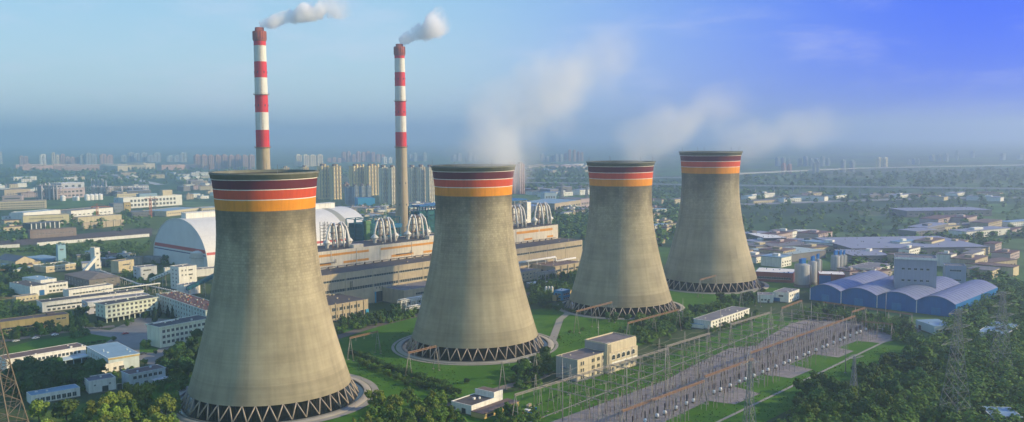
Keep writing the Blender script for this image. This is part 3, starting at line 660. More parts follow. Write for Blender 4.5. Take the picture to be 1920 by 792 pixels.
# ------------------------------------------------------------------ boiler houses
def boiler(px0, px1, n0, n1, top_py, label, seed, m=TEAL, roofm=CYAN, core=None):
    rnd = random.Random(seed); zt = z_n((px0+px1)/2, top_py, n0); t0, t1 = T_at(px0, n0, zt*.8), T_at(px1, n0, zt*.8)
    L, D = t1-t0, n0-n1; c = thing('boiler_house', label, 'boiler house', W(t0, n0), PLANT_ROT, 'open steel boiler houses')
    nb = max(2, int(L/9)); f = MB()
    for i in range(nb+1):
        for y in (0, D/2, D): f.beam((i*L/nb, y, 0), (i*L/nb, y, zt), .8)
    lv = int(zt/7.5)
    for k in range(1, lv+1):
        z = zt*k/lv
        for y in (0, D/2, D): f.beam((0, y, z), (L, y, z), .5)
        for i in range(nb+1): f.beam((i*L/nb, 0, z), (i*L/nb, D, z), .5)
        for i in range(nb):
            if rnd.random() < .55: a, b2 = (z-zt/lv, z) if rnd.random() < .5 else (z, z-zt/lv); f.beam((i*L/nb, 0, a), ((i+1)*L/nb, 0, b2), .35)
            if rnd.random() < .4: f.box(i*L/nb, -.8, z, (i+1)*L/nb, 1.5, z+.15); f.beam((i*L/nb, -.8, z+1.1), ((i+1)*L/nb, -.8, z+1.1), .1)
    f.build('steel_frame', m, c)
    k_ = MB(); k_.box(L*.03, D*.08, zt*.1, L*.96, D*.92, zt*.93)
    for q in range(10): k_.box(L*.02, D*.06, zt*(.22+q*.068), L*.97, D*.93, zt*(.22+q*.068)+.4, 1)
    for q in range(14):
        x, y, z = rnd.uniform(0, L*.9), rnd.uniform(1, D*.7), zt*rnd.uniform(.3, .85); k_.box(x, y, z, x+rnd.uniform(2, 7), y+rnd.uniform(2, 6), z+rnd.uniform(1.5, 5), rnd.choice((0, 1)))
    k_.build('boiler_casing', [core or mat('dark_teal_casing', (.004,.095,.11), .6, .3, .15), m], c)
    pp = MB()
    for q in range(9):
        x, y = rnd.uniform(1, L-1), rnd.uniform(-.5, D*.3); z0 = zt*rnd.uniform(.1, .4); pp.tube([(x, y, z0), (x, y, z0+zt*rnd.uniform(.2, .5)), (x+rnd.uniform(-4, 4), y+4, z0+zt*.5)], rnd.uniform(.3, .7), 6)
    pp.build('pipework', DUCT, c)
    r = MB()
    for i in range(nb):
        x0, x1 = i*L/nb, (i+1)*L/nb
        if roofm and rnd.random() < .9: r.box(x0-.5, -1.2, zt+.3, x1+.3, D*.7, zt+1.5)
    if roofm and r.f: r.build('roof', roofm, c)
    return c, L, D, zt
c, L, D, zt = boiler(681, 750, -655, -680, 410, 'teal steel boiler house with a green duct between the dome and the far chimney', 3, roofm=None)
r = MB(); r.box(L*.45, -3, zt*.84, L*1.0, 5, zt*.84+3.5); r.box(L*.5, -4, zt*.70, L*.97, 1, zt*.7+1.6); r.build('roof', mat('mid_blue_sheet', (.01,.13,.27), .6, .15, .3), c)
gx = .2; gd = MB(); gd.box(gx+1.5, -2.6, 10, gx+5.6, .6, zt-3.5); gd.box(gx+.6, -3.2, zt-3.5, gx+6.5, 1, zt-.8)
for q in range(7): gd.box(gx+1.3, -2.8, 14+q*6, gx+5.8, .8, 14.4+q*6)
gd.build('green_duct', GREENP, c)
boiler(787, 850, -652, -668, 386, 'tall teal boiler house with a flat blue roof left of the second cooling tower', 5, roofm=BLUEP)
c, L, D, zt = boiler(930, 987, -655, -700, 378, 'grey boiler house under a blue roof right of the second cooling tower', 8, m=STEEL, roofm=BLUEP, core=mat('grey_casing', (.30,.31,.30), .7, .2, .2))
el = MB(); el.box(L-1, -2, 0, L+5, 6, zt-2); el.build('lift_shaft', WHITE, c)
# small blue building beyond
x = px_bld('blue_hall', 'turquoise windowless hall far behind the green duct', (671, 373), (703, 372), 16, 30, CYAN, roof=CYAN)

# ------------------------------------------------------------------ coal store dome
DOME = mat('white_dome_sheeting', (.68,.68,.65), .5, .07, .08, 0, .15); DRED = mat('dome_red_stripe', (.48,.07,.06), .6, .1, .2); DNAVY = mat('dome_navy_stripe', (.05,.05,.17), .6, .1, .2)
dt = thing('coal_store', 'huge white barrel vaulted coal store with red stripe around its base', 'coal store', W(445, -840), PLANT_ROT)
RW, HD, LD = 59.0, 49.0, 207.0
def arch(q, s=0): a = math.pi*q; return RW*(1-math.cos(a)) + (0), HD*math.sin(a)**.86 if 0 < q < 1 else 0
def dpt(q): y, z = arch(q); return y + 1.5*0, z
NQ = 60; v_ = MB(); i0 = 0
for s_ in range(24):
    x0, x1 = LD*s_/24, LD*(s_+1)/24
    for k in range(NQ):
        (ya, za), (yb, zb) = dpt(k/NQ), dpt((k+1)/NQ)
        mi = 1 if (max(za, zb) < 19.0 and min(za, zb) > 13.8) else (2 if s_ in (7, 14, 20) else 0)
        i = len(v_.v); v_.v += [(x0,ya,za),(x1,ya,za),(x1,yb,zb),(x0,yb,zb)]; v_.f.append((i,i+1,i+2,i+3)); v_.m.append(mi); v_.smooth.append(False)
v_.build('vault', [DOME, DRED, mat('grey_roof_seam', (.30,.31,.27), .7, .1, .2)], dt)
for x_, nm in ((0, 'gable_wall'), (LD, 'gable_wall')):
    g_ = MB(); pts = [dpt(k/NQ) for k in range(NQ+1)]
    def zcut(lo, hi, mi, off):
        # horizontal slice of the gable between two heights
        ys = [p for p in pts]
        def yl(z):
            for (ya, za), (yb, zb) in zip(ys, ys[1:]):
                if za <= z <= zb: return ya + (yb-ya)*(z-za)/max(1e-6, zb-za)
            return RW
        n_ = max(1, int((hi-lo)/1.0)); sgn = -1 if x_ == 0 else 1
        for j in range(n_):
            z0, z1 = lo+(hi-lo)*j/n_, lo+(hi-lo)*(j+1)/n_; a, b_ = yl(z0), yl(z1)
            g_.quad((x_+sgn*off, 2*RW-a, z0), (x_+sgn*off, a, z0), (x_+sgn*off, b_, z1), (x_+sgn*off, 2*RW-b_, z1), mi)
    zcut(0, 14.0, 0, .0); zcut(14.0, 15.1, 2, .05); zcut(15.1, 16.9, 0, 0); zcut(16.9, 20.5, 1, .05); zcut(20.5, HD-.05, 0, 0)
    g_.build(nm, [mat('white_gable_sheeting', (.64,.66,.66), .6, .06, .1), DRED, DNAVY], dt)
edge = MB(); edge.tube([(-.2, *dpt(k/NQ)) for k in range(NQ+1)], .5, 6); edge.build('gable_edge', DOME, dt)
rb = MB(); rb.box(6, RW-5, HD-.5, 192, RW+5, HD+5.2); rb.box(5.5, RW-5.4, HD+5.2, 192.5, RW+5.4, HD+5.6); rb.build('ridge_ventilator', WHITE, dt)
fr = thing('stair_tower', 'dark steel stair tower against the dome beside the largest cooling tower', 'stair tower', W(T_at(607, -700, 30), -700), PLANT_ROT)
s_ = MB(); hh = z_n(607, 417, -700)
for x, y in ((0,0),(5,0),(0,5),(5,5)): s_.beam((x, y, 0), (x, y, hh), .4)
for k in range(int(hh/3)): s_.beam((0,0,k*3), (5,0,k*3+3), .25); s_.box(0, 0, k*3, 5, 5, k*3+.12); s_.beam((0,0,k*3+1), (5,0,k*3+1), .12)
s_.build('frame', DCONC, fr)
# ================================================================== WEST CAMPUS
RD = ROOFD
# three-storey offices
A = px_bld('office_block', 'greenish white office block on pillars with three rows of windows left of the paved yard', (197, 573), (294.5, 558), 13, 14, WHITE2, roof=RD, parapet=.4, over=.7, base=3.4)
A.wins('front', (4.3, 7.4, 10.4), 11, 1.9, 1.7, 1.2); A.wins('left', (4.3, 7.4, 10.4), 2, 1.4, 1.6, 2)
for x in range(10):
    b = MB(); b.box(-.35, .1, 0, .35, .8, 3.5); b.build('pillar', WHITE2, A.t, (1+x*(A.L-2)/9, 0, 0))
b = MB(); b.box(.4, 5, 0, A.L-.4, A.D-.3, 3.5); b.build('ground_floor', GLASS, A.t)
b = MB(); b.box(-.3, -1.2, 3.4, A.L*.45, .05, 4.0); b.build('entrance_canopy', WHITE2, A.t)
B_ = px_bld('office_block', 'greenish white office block with dark roof just left of the largest cooling tower', (299, 614.4), (396, 597), 13.7, 15, WHITE2, roof=RD, parapet=.45, over=.8)
B_.wins('front', (2.8, 6.3, 9.8), 11, 2.0, 1.9, 1.2)
b = MB(); b.box(A.L*.6, 3, B_.H+.12, A.L*.62, 4, B_.H+1.2); b.box(3, 12.5, B_.H+.1, 18, 13, B_.H+1); b.build('roof_equipment', WHITE, B_.t)
C_ = px_bld('office_block', 'long office block with cluttered reddish roof facing left behind the two pale ones', (293.5, 551.6), (386, 583), 13, 17, mat('pale_blue_green_render', (.52,.60,.57), .85, .12, .2, 0, .2), roof=ROOFR, parapet=.4, over=.4)
C_.wins('front', (1.2, 4.6, 8.0, 10.9), 18, 1.5, 1.6, 1.0, frame=TRIM, mull=0); C_.wins('left', (4.6, 8.0), 3, 1.5, 1.6, 2); C_.wins('right', (4.6, 8.0), 3, 1.5, 1.6, 2)
for k in range(9):
    b = MB(); b.box(-.18, -.3, 0, .18, .05, 13); b.build('pier', C_.wall, C_.t, (C_.L*k/8, 0, 0))
cl = MB(); rn = random.Random(4)
for k in range(60):
    x, y = rn.uniform(1, C_.L-3), rn.uniform(1, 15); q = rn.uniform(.4, 1.6); cl.box(x, y, 13.12, x+q, y+q*rn.uniform(.4, 1), 13.2+rn.uniform(.3, 1.2), rn.randint(0, 2))
cl.build('roof_clutter', [mat('red_tiles', (.28,.08,.06), .8, .3, .6), ROOFG, BEIGE], C_.t)
# lower left white courtyard compound
D1 = px_bld('long_low_building', 'long low white wing with a row of small windows behind the dark tree clump', (12, 675), (161, 649.5), 7.5, 13, WHITE, roof=ROOFB, parapet=.3, over=.2)
D1.wins('front', (4.0,), 17, 1.7, 1.7, 3, mull=0); D1.wins('front', (1.0,), 9, 1.7, 1.6, 24, mull=0)
b = MB(); b.box(14, -9, 3.0, D1.L-1, -.1, 3.35); 
for k in range(7): b.box(15+k*(D1.L-17)/6, -8.8, 0, 15.4+k*(D1.L-17)/6, -8.4, 3)
b.build('veranda_roof', mat('light_blue_render', (.45,.58,.62), .8, .1, .2), D1.t)
D2 = px_bld('courtyard_hall', 'white hall with a bright pale blue roof closing the courtyard', (163, 650), (203, 672), 8.5, 17, mat('blue_white_render', (.58,.68,.70), .8, .1, .2, 0, .2), roof=ROOFL, parapet=.15, over=.3)
D2.wins('front', (4.2,), 8, .9, 1.9, 1.5, mull=0); D2.wins('front', (1.0,), 8, .9, 1.7, 1.5, mull=0)
b = MB(); b.box(-.15, -.2, 7.4, .3, D2.D+.2, 8.4); b.build('gable_fascia', YELLOW, D2.t, (D2.L, 0, 0))
D3 = px_bld('long_low_building', 'low white block with dark flat roof and high end wall, front side of the courtyard', (172, 689.5), (256.5, 672.6), 5.4, 7, WHITE, roof=ROOFB, parapet=.3)
D3.door('front', 17, 3.0, 3.2); D3.wins('front', (1.6,), 5, 1.8, 1.6, 2)
b = MB(); b.box(-.2, -.25, 0, .35, D3.D+.3, 7.0); b.build('fire_wall', WHITE, D3.t, (D3.L, 0, 0))
S1 = px_bld('small_office', 'small two storey white house with bluish shade coloured into its walls near the largest tower', (242.5, 703), (310, 690), 7.6, 10, mat('shade_cooled_white_render', (.60,.66,.68), .8, .1, .3, 0, .2), roof=ROOFB, parapet=.2, over=.25)  # bluish shade on this white house is put into the wall colour
S1.wins('front', (4.6,), 6, 1.9, 1.7, 1.5); S1.wins('front', (1.0,), 3, 1.9, 1.8, 1.5, hi=16, lo=1.5); S1.door('left', 4, 1.6, 2.3, CYAN)
b = MB(); b.box(0, -3.5, 2.6, 10, -.12, 2.85); b.box(.2, -3.3, 0, .45, -3.05, 2.6); b.box(9.5, -3.3, 0, 9.75, -3.05, 2.6); b.build('porch', WHITE, S1.t, (S1.L-8, 0, 0))
S2 = px_bld('small_workshop', 'plain white cube shaped workshop with tall dark doors right of the tree clump', (166, 717), (217, 709), 6.6, 11, WHITE, roof=ROOFG, parapet=.5)
S2.door('front', 8, 3, 3.4); S2.door('front', 15, 2.6, 3.2); S2.wins('front', (4.0,), 2, 1.0, .8, 14)
S3 = px_bld('garden_house', 'low white house with dark windows half hidden under the tree clump', (58, 743), (150, 727), 5, 9, WHITE, roof=ROOFL, parapet=.2)
S3.wins('front', (1.2,), 8, 1.9, 2.2, 1.5)
Y1 = px_bld('long_store', 'long ochre two storey building behind the row of street trees', (-30, 609), (128.8, 589.4), 9, 12, YELLOW, roof=ROOFB, parapet=.3, over=.2)
Y1.band('front', 3.6, 4.8, GLASS, 6, Y1.L-14); Y1.wins('front', (6.2,), 2, 2.8, 1.1, 3, lo=Y1.L-8.5, hi=Y1.L-1.5); Y1.wins('front', (1.2,), 12, 2.2, 1.5, 5)
b = MB(); b.box(-.1, -1.4, 3.3, Y1.L-12, .1, 3.55); b.build('ledge', YELLOW, Y1.t)
b = MB(); b.box(40, 5, 9.1, 45, 9, 10.6); b.build('roof_hut', ROOFB, Y1.t)
E1 = px_bld('long_workshop', 'very long white workshop with near black flat roof in the middle of the campus', (78.8, 568), (269, 545), 8, 13, WHITE, roof=RD, parapet=.25, over=.3)
E1.band('front', 4.0, 5.2, GLASS, 3, E1.L-10); E1.wins('front', (1.2,), 20, 2.2, 1.6, 3); E1.wins('left', (3.0,), 2, 1.6, 1.4, 2)
E2 = px_bld('laboratory', 'white laboratory with stepped upper floor between two dark roofed blocks', (162, 566.7), (280, 553), 10, 12, mat('lilac_white_render', (.62,.61,.66), .8, .1, .2, 0, .2), roof=ROOFG, parapet=.3)
E2.wins('front', (1.0, 4.4), 4, 1.5, 1.6, 6, hi=13, lo=5); E2.wins('left', (1.4, 4.4, 7.0), 1, 6, 1.3, 2, mull=3)
b = MB(); b.box(.5, -1.3, 6.2, 13, .05, 9.8); b.build('bay_window', WHITE, E2.t)
F1 = px_bld('long_store', 'low white store with long parapet behind the near black roof', (129, 546), (212, 535), 6, 11, WHITE, roof=ROOFG, parapet=.7)
F1.wins('front', (2.4,), 12, 2.2, 1.3, 3)
H1 = px_bld('workshop', 'white workshop with a bright blue door and dark curved roof', (56, 538), (87.5, 534), 9, 40, WHITE, roof=RD, parapet=.1)
H1.door('front', 9.5, 4.2, 5, BLUEP)
H2 = px_bld('small_office', 'two storey white office attached to the workshop with the blue door', (87.8, 533.5), (127, 528.8), 8.5, 9, WHITE, roof=RD, parapet=.3)
H2.wins('front', (1.6, 5.4), 5, 2.0, 1.6, 1.2)
H3 = px_bld('workshop', 'workshop shed with a pale blue sheet roof behind the two storey white office', (76, 526), (106, 522), 8.5, 32, WHITE, roof=ROOFL, parapet=.1)
G1 = px_bld('gatehouse', 'single storey cream shed in front of the workshop with the blue door', (30, 558), (72, 552.5), 4.5, 8, CREAM, roof=ROOFG, parapet=.3)
G1.wins('front', (1.4,), 5, 1.5, 1.4, 1.5)
# hipped grey barn
def hip_bld(name, label, a, b, H, D, rise, wall, roof, cat='building', over=.6):
    q = px_bld(name, label, a, b, H, D, wall, cat=cat, roof=roof, parapet=0)
    r = MB(); o = over; L = q.L; i = min(D/2, L/2)*.9
    c = [(-o,-o,H+.14),(L+o,-o,H+.14),(L+o,D+o,H+.14),(-o,D+o,H+.14)]
    if L > D: t = [(i, D/2, H+rise), (L-i, D/2, H+rise)]; r.quad(c[0], c[1], t[1], t[0]); r.quad(c[2], c[3], t[0], t[1]); r.tri(c[1], c[2], t[1]); r.tri(c[3], c[0], t[0])
    else: t = [(L/2, i, H+rise), (L/2, D-i, H+rise)]; r.tri(c[0], c[1], t[0]); r.quad(c[1], c[2], t[1], t[0]); r.tri(c[2], c[3], t[1]); r.quad(c[3], c[0], t[0], t[1])
    r.build('hipped_roof', roof, q.t); return q
def gable_bld(name, label, a, b, H, D, rise, wall, roof, cat='building', gable_front=True, over=.4):
    q = px_bld(name, label, a, b, H, D, wall, cat=cat, roof=roof, parapet=0); L = q.L; r = MB(); g_ = MB(); o = over
    if gable_front:
        r.quad((-o,-o,H+.05),(L/2,-o,H+rise),(L/2,D+o,H+rise),(-o,D+o,H+.05)); r.quad((L/2,-o,H+rise),(L+o,-o,H+.05),(L+o,D+o,H+.05),(L/2,D+o,H+rise))
        for y in (0, D): g_.tri((0,y,H),(L,y,H),(L/2,y,H+rise*.97))
    else:
        r.quad((-o,-o,H+.05),(L+o,-o,H+.05),(L+o,D/2,H+rise),(-o,D/2,H+rise)); r.quad((-o,D/2,H+rise),(L+o,D/2,H+rise),(L+o,D+o,H+.05),(-o,D+o,H+.05))
        for x in (0, L): g_.tri((x,0,H),(x,D,H),(x,D/2,H+rise*.97))
    r.build('pitched_roof', roof, q.t); g_.build('gable', wall, q.t); return q
BARN = mat('grey_brown_render', (.22,.20,.185), .9, .15, .2, 0, .2)
q = hip_bld('barn', 'grey brown barn with a broad hipped roof', (121, 514.5), (167, 525.5), 8.5, 27, 3.2, BARN, mat('grey_brown_roof', (.19,.165,.145), .9, .2, .2))
q.wins('front', (1.5, 5), 8, 1.5, 1.4, 2); q.wins('right', (4.8,), 3, 2, 1.5, 3); q.wins('right', (1.2,), 2, 2, 2, 5)
q = gable_bld('gabled_hall', 'white gabled hall with rows of slit windows at the left edge', (28.8, 491), (64, 487), 9, 40, 4.5, CREAM, mat('blue_grey_roof', (.10,.13,.17), .8, .2, .1))
q.wins('front', (1.8, 5.2), 3, 3.6, 1.2, 1.5)
q = px_bld('lean_to', 'cream lean to attached right of the gabled hall', (64.5, 492), (76, 491), 6, 14, CREAM, roof=ROOFG); q.wins('front', (2,), 1, 4, 1.4, 2)
q = px_bld('flat_store', 'cream flat roofed store with mossy green roof', (86, 501.5), (142.4, 494.5), 6, 24, CREAM, roof=mat('mossy_roof', (.07,.10,.05), .95, .3, .1), parapet=.7, pm=WHITE)
q.wins('front', (2.4,), 6, 3, 1.2, 3)
q = px_bld('blue_roofed_shed', 'pale blue roofed shed near the light blue tower', (78, 487.5), (118, 483), 7, 40, ROOFL, roof=ROOFL, parapet=0); q.wins('front', (2.4,), 6, 3, 1.2, 3)
q = px_bld('light_blue_tower', 'light blue windowless tower block rising above the pale blue roofs', (108, 461), (123, 460), 22, 12, mat('light_blue_cladding', (.30,.50,.58), .7, .1, .2)); q.wins('front', (17,), 2, 1.5, 1.5, 2)
q = px_bld('transfer_tower', 'slim white transfer tower with sloping top standing between dark trees', (177, 466), (187, 465), 24, 9, WHITE); q.wins('front', (6, 12, 18), 1, 2, 1.6, 2)
b = MB(); b.prism([(0, 0), (3, 0), (3, 26), (0, 26)], 0, .2); o_ = MB(); o_.beam((1.5, -.2, 15), (-14, -3, 1), 3.0); o_.build('chute', WHITE, q.t)
# conveyor side: small white three-storey blocks
q = px_bld('switch_house', 'white switch house with warm sunlight coloured into its walls and dark slit windows in front of the white ruin wall', (222, 491.5), (251, 487.5), 12, 12, CREAM, roof=ROOFG); q.wins('front', (7.8,), 1, 8, 1.2, 1.5, mull=3); q.wins('front', (3.6,), 2, 2.2, 1.3, 1.5); q.wins('front', (1.2, 5.2, 8.6), 1, 1.3, 1.4, 1, lo=11.5, hi=14)  # cream wall colour paints warm sunlight onto the white block
q = px_bld('pump_house', 'pale grey three storey pump house left of the tall white block', (258, 503), (294, 499.5), 12, 13, mat('pale_grey_render', (.55,.57,.58), .8, .1, .2, 0, .2), roof=ROOFG)
q.wins('front', (8.6,), 1, 7, 1.3, 4, mull=4); q.wins('front', (5.0,), 2, 1.6, 1.2, 2); q.wins('left', (2, 5.4, 8.6), 1, 4.5, 1.3, 2, mull=2)
q = px_bld('crusher_house', 'tall white block with small square windows where the conveyors meet', (335, 502.5), (368.5, 498.5), 20, 15, WHITE, roof=ROOFG)
q.wins('front', (16.5, 12.5), 2, 1.2, 1.4, 1.5, lo=1.5, hi=8); q.wins('front', (16.5, 12.5), 1, 4.0, 1.2, 1.5, mull=2, lo=8, hi=14); q.wins('left', (3, 6.4, 9.8, 13.2, 16.6), 2, 1.8, 1.3, 2); q.wins('front', (9,), 1, 1.4, 1.8, 2, lo=9, hi=13)
q = px_bld('control_annexe', 'low white annexe with three small windows at the foot of the tall white block', (345, 536), (375, 531), 9, 10, WHITE, roof=ROOFG); q.wins('front', (5,), 3, 1.2, 1.6, 1.5, hi=10, lo=1)
q = px_bld('tank_annexe', 'long pale shed between the round tank and the largest cooling tower', (366, 507), (410, 503), 7, 12, WHITE, roof=ROOFG)
q = px_bld('weigh_house', 'tiny white house between the pump house and the tall white block', (309, 504), (322, 503), 5, 6, WHITE, roof=ROOFG); q.wins('front', (2,), 1, 1.4, 1.3, 1)
q = px_bld('ruined_wall_store', 'pale grey windowless store at the left foot of the dome', (267, 483), (300, 484), 6, 12, mat('stained_grey_render', (.36,.34,.33), .9, .25, .3, 0, .4), roof=ROOFG)
q = px_bld('ruined_wall_store', 'sunlit tan store behind the switch house', (238, 484), (266, 483), 8, 9, mat('stained_tan_render', (.40,.36,.30), .9, .25, .3, 0, .4), roof=ROOFG)
# round white tank
c0 = G(376, 505); tk = thing('storage_tank', 'round white storage tank with shallow cone roof before the dome', 'tank', c0)
hT = 17; b = MB(); b.lathe([(9.2, 0), (9.2, hT), (9.4, hT+.2), (5, hT+1.5), (.3, hT+2.2)], 40); b.build('tank_shell', WMETAL, tk)
b = MB(); b.lathe([(9.25, hT-5), (10.3, hT-5), (10.3, hT-4.8), (9.25, hT-4.8)], 32)
for k in range(20):
    a = 2*math.pi*k/20; b.beam((10.2*math.cos(a), 10.2*math.sin(a), hT-5), (10.2*math.cos(a), 10.2*math.sin(a), hT-3.8), .1)
b.lathe([(10.15, hT-3.8), (10.25, hT-3.7)], 32); b.build('ring_platform', STEEL, tk)
b = MB()
for k in range(12): a = -1.2+.12*k; b.box(9.3*math.cos(a), 9.3*math.sin(a)-.4, k*1.0, 9.3*math.cos(a)+1, 9.3*math.sin(a)+.4, k*1.0+.15)
b.build('stair', STEEL, tk)
c1 = G(397, 505); tk2 = thing('storage_tank', 'rusty brown tank squeezed between the white tank and the cooling tower', 'tank', c1)
b = MB(); b.lathe([(6.5, 0), (6.5, 15), (3, 16.4), (.2, 17)], 32); b.build('tank_shell', mat('rust_brown_tank', (.22,.15,.12), .8, .3, .3, 0, .3), tk2)
b = MB()
for k in range(10): a = 2*math.pi*k/10; b.beam((6.7*math.cos(a), 6.7*math.sin(a), 0), (6.7*math.cos(a), 6.7*math.sin(a), 15), .3)
b.build('stiffener', DCONC, tk2)
# conveyor galleries and pipe racks
def gallery(label, p0, z0, p1, z1, w, m, mroof, h=2.8, sup=True):
    A_, B2 = G(*p0, z0), G(*p1, z1); d = B2-A_; hz = Vector((d.x, d.y, 0)); Lh = hz.length; rot = math.atan2(d.y, d.x)
    t = thing('conveyor_gallery', label, 'conveyor', (A_.x, A_.y, 0), rot, 'covered conveyors and pipe racks')
    b = MB(); n = 1
    def P_(x, y, dz): return (x, y, z0+(z1-z0)*x/Lh+dz)
    for s_, e in ((0, Lh),):
        q = [P_(s_,-w/2,0),P_(e,-w/2,0),P_(e,w/2,0),P_(s_,w/2,0),P_(s_,-w/2,h),P_(e,-w/2,h),P_(e,w/2,h),P_(s_,w/2,h)]
        i = len(b.v); b.v += q
        for k, f in enumerate(((0,3,2,1),(4,5,6,7),(0,1,5,4),(1,2,6,5),(2,3,7,6),(3,0,4,7))): b.f.append(tuple(i+j for j in f)); b.m.append(1 if k == 1 else 0); b.smooth.append(False)
    for k in range(int(Lh/3)): x = k*3+.5; b.box(x, -w/2-.03, P_(x,0,1)[2], x+1.6, -w/2, P_(x,0,1.7)[2], 2)
    b.build('gallery_body', [m, mroof, GLASS], t)
    for k in range(int(Lh/12)+1):
        x = min(Lh-1, 2+k*12); s_ = MB()
        for y in (-w/2, w/2): s_.beam((x, y*1.3, 0), (x, y, P_(x,0,0)[2]), .35)
        s_.beam((x, -w/2, P_(x,0,0)[2]*.6), (x, w/2, P_(x,0,0)[2]*.6), .25); s_.build('support', STEEL, t)
gallery('white inclined conveyor rising to the tall white block', (283, 528), 4, (322, 511), 13, 4, WHITE, ROOFL)
gallery('dark green sloping conveyor roof running into the largest cooling tower', (350, 545), 6, (412, 515), 17, 6, TEAL, mat('dark_green_sheet', (.03,.09,.09), .6, .2, .2))
gallery('thin white pipe rack crossing the dark trees left of the pump house', (188, 508), 5, (268, 536), 5, 1.6, WHITE, WHITE, .8)
gallery('white pipe rack behind the near black roof', (190, 546), 7, (300, 532), 7, 1.6, WHITE, WHITE, .8)
gallery('short pipe rack at the foot of the inclined conveyor', (262, 533), 5, (330, 548), 5, 1.8, STEEL, WHITE, .8)
# parked cars under the trees by the ochre building
def car(label, px, py, rgb, rot):
    m = mat('car_paint_%d' % int(rgb[0]*100+rgb[1]*10), rgb, .3, .05, .5, spec=.5); c = thing('parked_car', label, 'car', G(px, py), rot, 'cars parked along the campus road')
    b = MB(); pr = [(-2.2,.35),(-2.2,.85),(-1.5,.95),(-1.0,1.45),(.6,1.45),(1.3,.95),(2.15,.8),(2.2,.35)]
    i = len(b.v); b.v += [(x, -.85, z) for x, z in pr]+[(x, .85, z) for x, z in pr]; n = len(pr)
    b.f.append(tuple(range(i, i+n))); b.f.append(tuple(range(i+2*n-1, i+n-1, -1))); b.m += [0, 0]; b.smooth += [False]*2
    for k in range(n): j = (k+1) % n; b.f.append((i+k, i+n+k, i+n+j, i+j)); b.m.append(0); b.smooth.append(False)
    b.build('body', m, c); g_ = MB()
    for y in (-.87, .85): g_.box(-.95, y, .98, .6, y+.02, 1.36)
    g_.build('side_window', GLASS, c)
    for x in (-1.4, 1.4):
        for y in (-.86, .7): w_ = MB(); w_.tube([(x, y, .34), (x, y+.18, .34)], .34, 12); w_.build('wheel', mat('tyre_rubber', (.02,.02,.02), .9), c)
for k, (px, py, rgb, lb) in enumerate(((30, 641, (.7,.7,.68), 'white car nearest the left edge under the street trees'), (67, 635.5, (.72,.70,.66), 'white car in the middle of the three under the street trees'), (103, 629.5, (.7,.72,.7), 'white car farthest right under the street trees'), (268, 665, (.05,.06,.08), 'dark car on the paved campus yard'), (600, 608, (.5,.5,.48), 'silver car by the annexe wall'), (235, 627, (.45,.05,.04), 'red car at the edge of the paved yard'))):
    car(lb, px, py, rgb, .9)
# roadside boundary wall of the railway
def wall_line(name, label, pts, h, th, m, cat='wall', group=None, seg=None):
    P = [G(*p) for p in pts]; o = thing(name, label, cat, P[0], 0, group); b = MB()
    for p, q in zip(P, P[1:]):
        d = (q-p).normalized(); n = Vector((-d.y, d.x, 0))*th/2; a = p-P[0]; c = q-P[0]
        b.prism([(a-n).to_tuple()[:2], (c-n).to_tuple()[:2], (c+n).to_tuple()[:2], (a+n).to_tuple()[:2]], 0, h)
        ln = (c-a).length
        for k in range(int(ln/(seg or 12))+1): e = a + d*(k*(seg or 12)); b.box(e.x-th*.7, e.y-th*.7, 0, e.x+th*.7, e.y+th*.7, h+.25)
    b.build('wall', m, o); return o
wall_line('boundary_wall', 'long white wall along the railway, right stretch', [(70, 461.5), (280, 444)], 4.0, .6, WHITE)
wall_line('boundary_wall', 'white wall along the railway at the left edge', [(-30, 468), (37, 464)], 4.0, .6, WHITE)
wall_line('boundary_wall', 'white wall on the lawn before the substation trees', [(1680, 765), (1723, 735)], 3, .4, WHITE, seg=4)
wall_line('boundary_wall', 'beige retaining wall below the big green field', [(156, 430), (232, 423)], 9, 2, BEIGE)
for k in range(6):
    c = G(1640+k*7, 791-k*4.2); o = MB(); o.box(-.35, -.35, 0, .35, .35, 2.6); o.box(-.45, -.45, 2.6, .45, .45, 2.8)
    tag(o.build('gate_post', WHITE, loc=c), 'white square post in the row leading to the low white wall', 'post', 'white posts beside the wood')
# ================================================================== FACTORY ROW BEYOND THE RAILWAY
q = px_bld('factory_block', 'three storey cream factory block at the left edge of the industrial belt', (-20, 380), (86, 376.5), 15, 30, CREAM, roof=ROOFG); q.wins('front', (1.8, 6.0, 10.4), 22, 3.0, 2.0, 2, mull=1)
q = px_bld('factory_block', 'light yellow factory block with a row of small round windows', (43, 406.5), (129.5, 402.5), 14, 18, mat('light_yellow_render', (.62,.55,.33), .85, .1, .1, 0, .15), roof=ROOFG); q.wins('front', (9.2,), 18, 1.6, 1.4, 8, mull=0); q.wins('front', (2,), 4, 5, 3, 8)
q = px_bld('factory_block', 'tan factory end with a long grey roof left of the light yellow block', (26, 399.5), (44, 401), 15, 60, mat('tan_render', (.52,.38,.22), .85, .1, .1, 0, .2), roof=ROOFG, over=.5); q.wins('front', (2, 6, 10), 2, 2.4, 1.8, 3)
q = px_bld('long_factory', 'long low white factory with grey roof behind the light yellow block', (44, 400), (113, 394), 17, 30, WHITE, roof=ROOFL)
q = px_bld('long_factory', 'long white factory hall with dark slit windows near the orange crane', (133, 396.5), (212, 389.5), 13, 40, WHITE, roof=ROOFG, pm=CREAM); q.wins('front', (5.5,), 9, 4.5, 1.6, 4); q.wins('front', (1.5,), 9, 3, 1.6, 4)
q = px_bld('long_factory', 'low pale hall above the green field', (146, 408.5), (228, 403), 9, 20, CREAM, roof=ROOFG)
q = px_bld('brick_wall_store', 'low brown walled store beside the railway', (56, 433), (143, 427.5), 11, 14, mat('brown_grey_brick', (.27,.21,.18), .9, .2, .2, 0, .3), roof=BARE, parapet=.3); q.wins('front', (5,), 14, 1.6, 1.6, 3)
